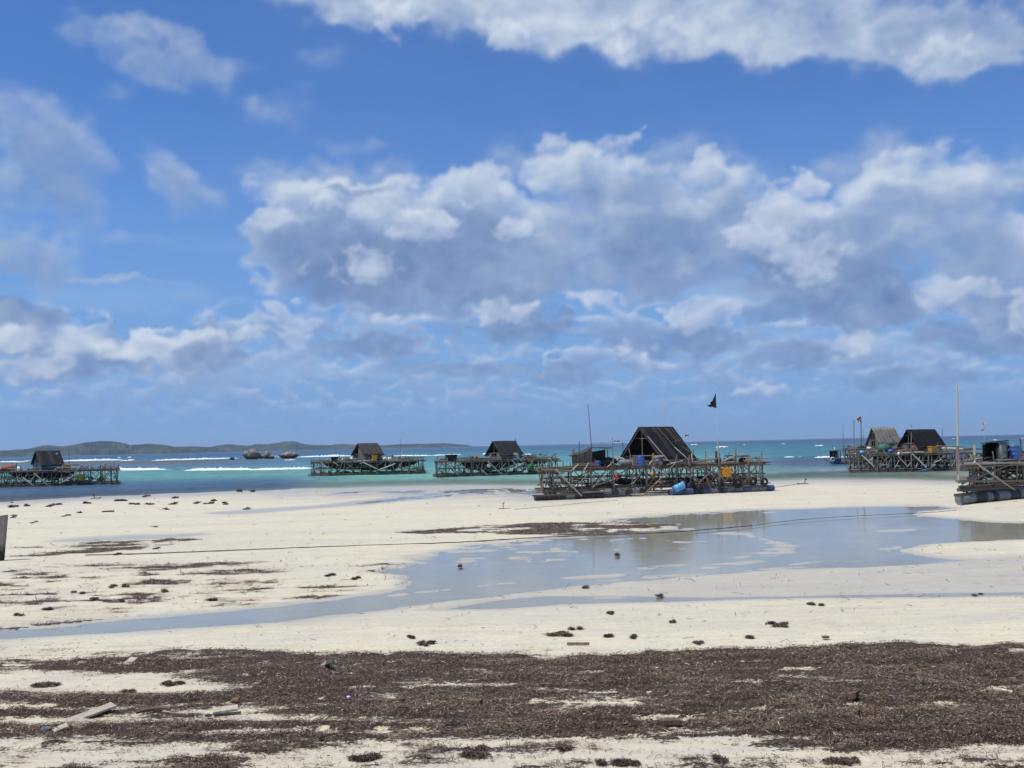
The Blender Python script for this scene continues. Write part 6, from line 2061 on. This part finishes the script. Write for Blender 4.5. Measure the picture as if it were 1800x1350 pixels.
for x, y, w_, hh, m, lb, nm, ct in [(795, 1280, .18, .05, M_BLACKC, 'crumpled black plastic bag on the sand below the weed', 'plastic_bag', 'bag'), (1476, 1153, .07, .06, M_BLUE, 'tiny bright blue bottle cap in the weed, right of centre', 'bottle_cap', 'cap'),
                                    (1183, 1191, .08, .06, M_RED, 'reddish brown coconut husk in the weed right of centre', 'coconut_husk', 'coconut'), (755, 1246, .07, .05, M_WHITE, 'white shell on the weed left of centre', 'shell', 'shell'),
                                    (613, 1233, .06, .05, M_WHITE, 'small white shell at the lower edge of the weed', 'shell', 'shell'), (414, 1240, .14, .08, M_RED, 'reddish brown husk in the weed above the pale wedge board', 'coconut_husk', 'coconut'),
                                    (1034, 1204, .22, .10, M_DRIFT, 'folded brown leaf on the weed, centre', 'dry_leaf', 'leaf'), (1577, 1236, .12, .07, M_DBLUE, 'small grey-blue plastic scrap in the weed at right', 'plastic_scrap', 'scrap'),
                                    (1451, 1125, .16, .045, M_DRIFT, 'brown tangle of rope on the clean sand above the weed', 'rope_tangle', 'rope'), (80, 1289, .18, .05, M_GREYP, 'crumpled dark plastic wrapper left of the pale board chip', 'plastic_wrapper', 'wrapper'),
                                    (564, 1305, .08, .10, M_DRIFT, 'dark stump standing at the lower edge of the weed, left', 'driftwood', 'driftwood'), (366, 1264, .09, .04, M_BLACKP, 'black stone beside the pale wedge board', 'stone', 'stone')]:
    c = G(x, y)
    c.z = .03
    put_cloth(nm, c, w_, hh, m, lb, ct, int(x) % 97, .45, dep=w_ * .7)


# ------------------------------------------------------------------ loose seaweed: strands lying on the sand
def seaweed():
    g = np.random.default_rng(12)
    mid_all, hh_all, len_all, wid_all, tone_all = [], [], [], [], []

    def scatter(n, py0, py1, px0, px1, l0, l1, thr, gain, kind):
        qx = g.uniform(px0, px1, n); qy = g.uniform(py0, py1, n)
        d = [cf[i] + cr[i] * (qx - 900) / FPX + cu[i] * (675 - qy) / FPX for i in range(3)]
        t = -CAM_H / d[2]
        X, Y = d[0] * t, d[1] * t
        px, py, h, wet, w, st, near, streak = ground_fields(X, Y)
        rag = fbm(X * 5.0, Y * 9.0, 3, 901, .6)
        lump = fbm(X * 3.3, Y * 3.3, 4, 301, .6)
        mound = sstep(w, .3, .9) * sstep(py, 1100, 1150)
        h = h + mound * (.045 + .05 * lump + .025 * near) + .07 * mound * sstep(px, 900, 1700) * np.exp(-((py - 1150) / 24) ** 2)
        e = w + .55 * rag
        p = np.clip((e - thr) * gain, 0, 1)
        if kind == 'speck':
            p = np.clip((fbm(X * 1.2, Y * 2.2, 4, 911, .65) - .02) * 2.2, 0, 1) * (wet < .9) * p.clip(.25, 1)
        keep = g.uniform(0, 1, n) < p
        X, Y, h = X[keep], Y[keep], h[keep]
        k = len(X)
        mid_all.append(np.stack([X, Y, h], -1)); len_all.append(g.uniform(l0, l1, k) * (1 + 1.2 * (g.uniform(0, 1, k) < .06)))
        wid_all.append(g.uniform(.005, .011, k)); tone_all.append(g.uniform(0, 1, k))
        hh_all.append(g.uniform(.005, .035, k) * (.4 + e[keep].clip(0, 1.2)))
    scatter(760000, 1120, 1375, -260, 2060, .015, .048, .46, 1.9, 'weed')
    scatter(100000, 1090, 1375, -260, 2060, .02, .09, .08, .55, 'weed')
    scatter(90000, 905, 1100, -160, 1400, .05, .16, .38, 2.2, 'weed')
    scatter(30000, 960, 1345, -40, 1840, .03, .14, .5, 1.0, 'speck')
    scatter(26000, 862, 1090, -40, 1840, .10, .30, .5, 1.0, 'speck')
    C = np.concatenate(mid_all); ln = np.concatenate(len_all); wd = np.concatenate(wid_all); tn = np.concatenate(tone_all); zz = np.concatenate(hh_all)
    dist = C[:, 1]
    wd = wd * np.clip(dist / 16, 1, 4)
    # heaps: small knots of weed standing on the sand
    knots = [(85, 1072, 16, 5), (30, 1082, 14, 3), (170, 1055, 14, 2.5), (215, 1057, 8, 2), (218, 1031, 8, 2), (140, 1043, 14, 2), (200, 1032, 10, 3), (372, 1056, 18, 2.5), (205, 976, 12, 3.5), (290, 1040, 12, 2),
             (1075, 1079, 9, 3), (1185, 1095, 8, 3), (1375, 1101, 26, 4), (1317, 1122, 16, 4.5), (1230, 1131, 14, 2.5), (1117, 1122, 12, 3.5), (985, 1117, 38, 3), (1016, 1106, 16, 2.5), (1066, 1121, 14, 4.5), (1432, 1064, 16, 3.5),
             (1714, 1048, 12, 2), (1159, 1049, 10, 2), (1032, 1034, 10, 2.2), (723, 1122, 12, 3), (750, 1133, 22, 3), (626, 1018, 14, 2), (585, 1012, 12, 2.5), (1084, 976, 8, 2), (808, 996, 5, 2), (275, 966, 9, 2.5), (70, 1208, 46, 4.5),
             (60, 920, 12, 1.6), (117, 909, 14, 1.6), (139, 903, 8, 2), (25, 909, 14, 1.4), (215, 881, 18, 3), (98, 888, 14, 1.8), (88, 890, 12, 1.4), (44, 890, 8, 2), (30, 892, 16, 1.6), (153, 885, 8, 2), (240, 887, 12, 1.6),
             (268, 887, 12, 1.4), (305, 887, 10, 1.8), (343, 886, 8, 2.2), (364, 885, 14, 2.4), (394, 886, 10, 2.2), (377, 881, 8, 2), (430, 896, 14, 1.8), (295, 897, 12, 1.6), (254, 872, 8, 1.6), (443, 864, 6, 2), (422, 864, 5, 1.6),
             (312, 876, 7, 1.4), (274, 928, 5, 2), (215, 1218, 18, 3), (300, 1205, 26, 3.5), (640, 1335, 40, 2.5), (830, 1331, 40, 3.5), (990, 1318, 26, 2), (795, 1272, 16, 2.5), (1265, 1338, 20, 2.5), (1470, 1341, 44, 3), (1505, 1339, 6, 6), (1090, 1345, 46, 4), (1780, 1290, 24, 2.5), (850, 1318, 22, 2.5)]
    KP, KL, KW, KT = [], [], [], []
    parts = []
    for (x, y, w_, h_) in knots:
        for _ in range(3 if w_ < 20 else 6):
            parts.append((x + g.normal(0, w_ * .34), y + g.normal(0, .9 if w_ < 20 else 1.8), w_ * g.uniform(.25, .6), h_ * g.uniform(.35, 1.1)))
    for (x, y, w_, h_) in parts:
        c = G(x, y); k = c.y / FPX
        n = int((24 + 9 * w_ * (h_ ** .5)) * min(1.0, .35 + k * 30))
        a = g.normal(0, 1, (n, 3))
        sk = g.uniform(-.4, .4); px_ = c.x + a[:, 0] * w_ * .26 * k; py_ = c.y + a[:, 1] * max(.03, w_ * .10 * k) + a[:, 0] * sk * w_ * .2 * k
        pz = np.abs(a[:, 2]) * h_ * .28 * k * np.exp(-(a[:, 0] ** 2 + a[:, 1] ** 2) * .35)
        KP.append(np.stack([px_, py_, pz + .012], -1)); KL.append(g.uniform(.05, .12, n) * max(1, k / .012)); KW.append(g.uniform(.006, .012, n) * max(1, k / .010)); KT.append(g.uniform(0, .55, n))
    C = np.concatenate([C] + KP); ln = np.concatenate([ln] + KL); wd = np.concatenate([wd] + KW); tn = np.concatenate([tn] + KT)
    zz = np.concatenate([zz, np.full(len(C) - len(zz), .012)])
    N = len(C)
    print('strands', N)
    yaw = g.uniform(0, 2 * math.pi, N); pitch = g.normal(0, .38, N); bendz = g.normal(0, .35, N) * ln; bends = g.normal(0, .3, N) * ln
    dx, dy, dz = np.cos(yaw) * np.cos(pitch), np.sin(yaw) * np.cos(pitch), np.sin(pitch)
    sx, sy = -np.sin(yaw), np.cos(yaw)
    roll = g.uniform(-1.0, 1.0, N)
    wx, wy, wz = sx * np.cos(roll), sy * np.cos(roll), np.sin(roll)
    V = np.zeros((N, 6, 3), np.float32)
    for j, s_ in enumerate((-.5, 0, .5)):
        base = C + np.stack([dx * ln * s_ + sx * bends * (.25 - s_ * s_), dy * ln * s_ + sy * bends * (.25 - s_ * s_), dz * ln * s_ + zz + np.abs(bendz) * (.25 - s_ * s_)], -1)
        ww = wd * (1.0 if j == 1 else .6)
        V[:, j * 2] = base - np.stack([wx * ww, wy * ww, wz * ww], -1) * .5
        V[:, j * 2 + 1] = base + np.stack([wx * ww, wy * ww, wz * ww], -1) * .5
    # long strands are bent in the middle, chips are single blades
    b = (np.arange(N) * 6)[:, None]
    lg = ln > .05 * np.clip(C[:, 1] / 16, 1, 4)
    F = np.concatenate([(b[lg] + np.array([[0, 1, 3, 2, 2, 3, 5, 4]])).reshape(-1, 4), (b[~lg] + np.array([[0, 1, 5, 4]])).reshape(-1, 4)])

    def wm(n):
        t = n.attr('tone')
        big = n.noise(objcoord(n), .9, 4, .6)
        c = n.mix(n.mr(t, .0, .8), (.052, .035, .025), (.215, .148, .100))
        c = n.mix(n.mr(big, .40, .62), n.v('SCALE', c, scale=.62), n.v('SCALE', c, scale=1.35))
        c = n.mix(n.mr(t, .84, .92, smooth=False), c, (.34, .27, .19))
        c = n.mix(n.mr(t, .975, .985, smooth=False), c, (.62, .55, .42))
        return principled(n, c, .72, .35)
    me = np_mesh('seaweed', V.reshape(-1, 3), F, [mat('dry_seaweed', wm)], False, {'tone': np.repeat(tn, 6)})
    o = link('seaweed', me)
    set_props(o, kind='stuff')


seaweed()


# ------------------------------------------------------------------ sea air
def haze():
    V, F = box_vf(-8200, 8200, -200, 9300, -2.4, 95)
    m = bpy.data.materials.new('sea_air')
    m.use_nodes = True
    n = NT(m.node_tree); n.n.clear()
    pv = n.new('ShaderNodeVolumePrincipled')
    n.put(pv.inputs['Color'], (.62, .82, 1.0))
    pv.inputs['Density'].default_value = HAZE_DENSITY
    pv.inputs['Anisotropy'].default_value = .2
    out = n.new('ShaderNodeOutputMaterial'); n.l.new(pv.outputs[0], out.inputs['Volume'])
    o = link('haze', bm_mesh('haze', V, F, m))
    set_props(o, kind='stuff')


HAZE_DENSITY = 0.85e-4
haze()
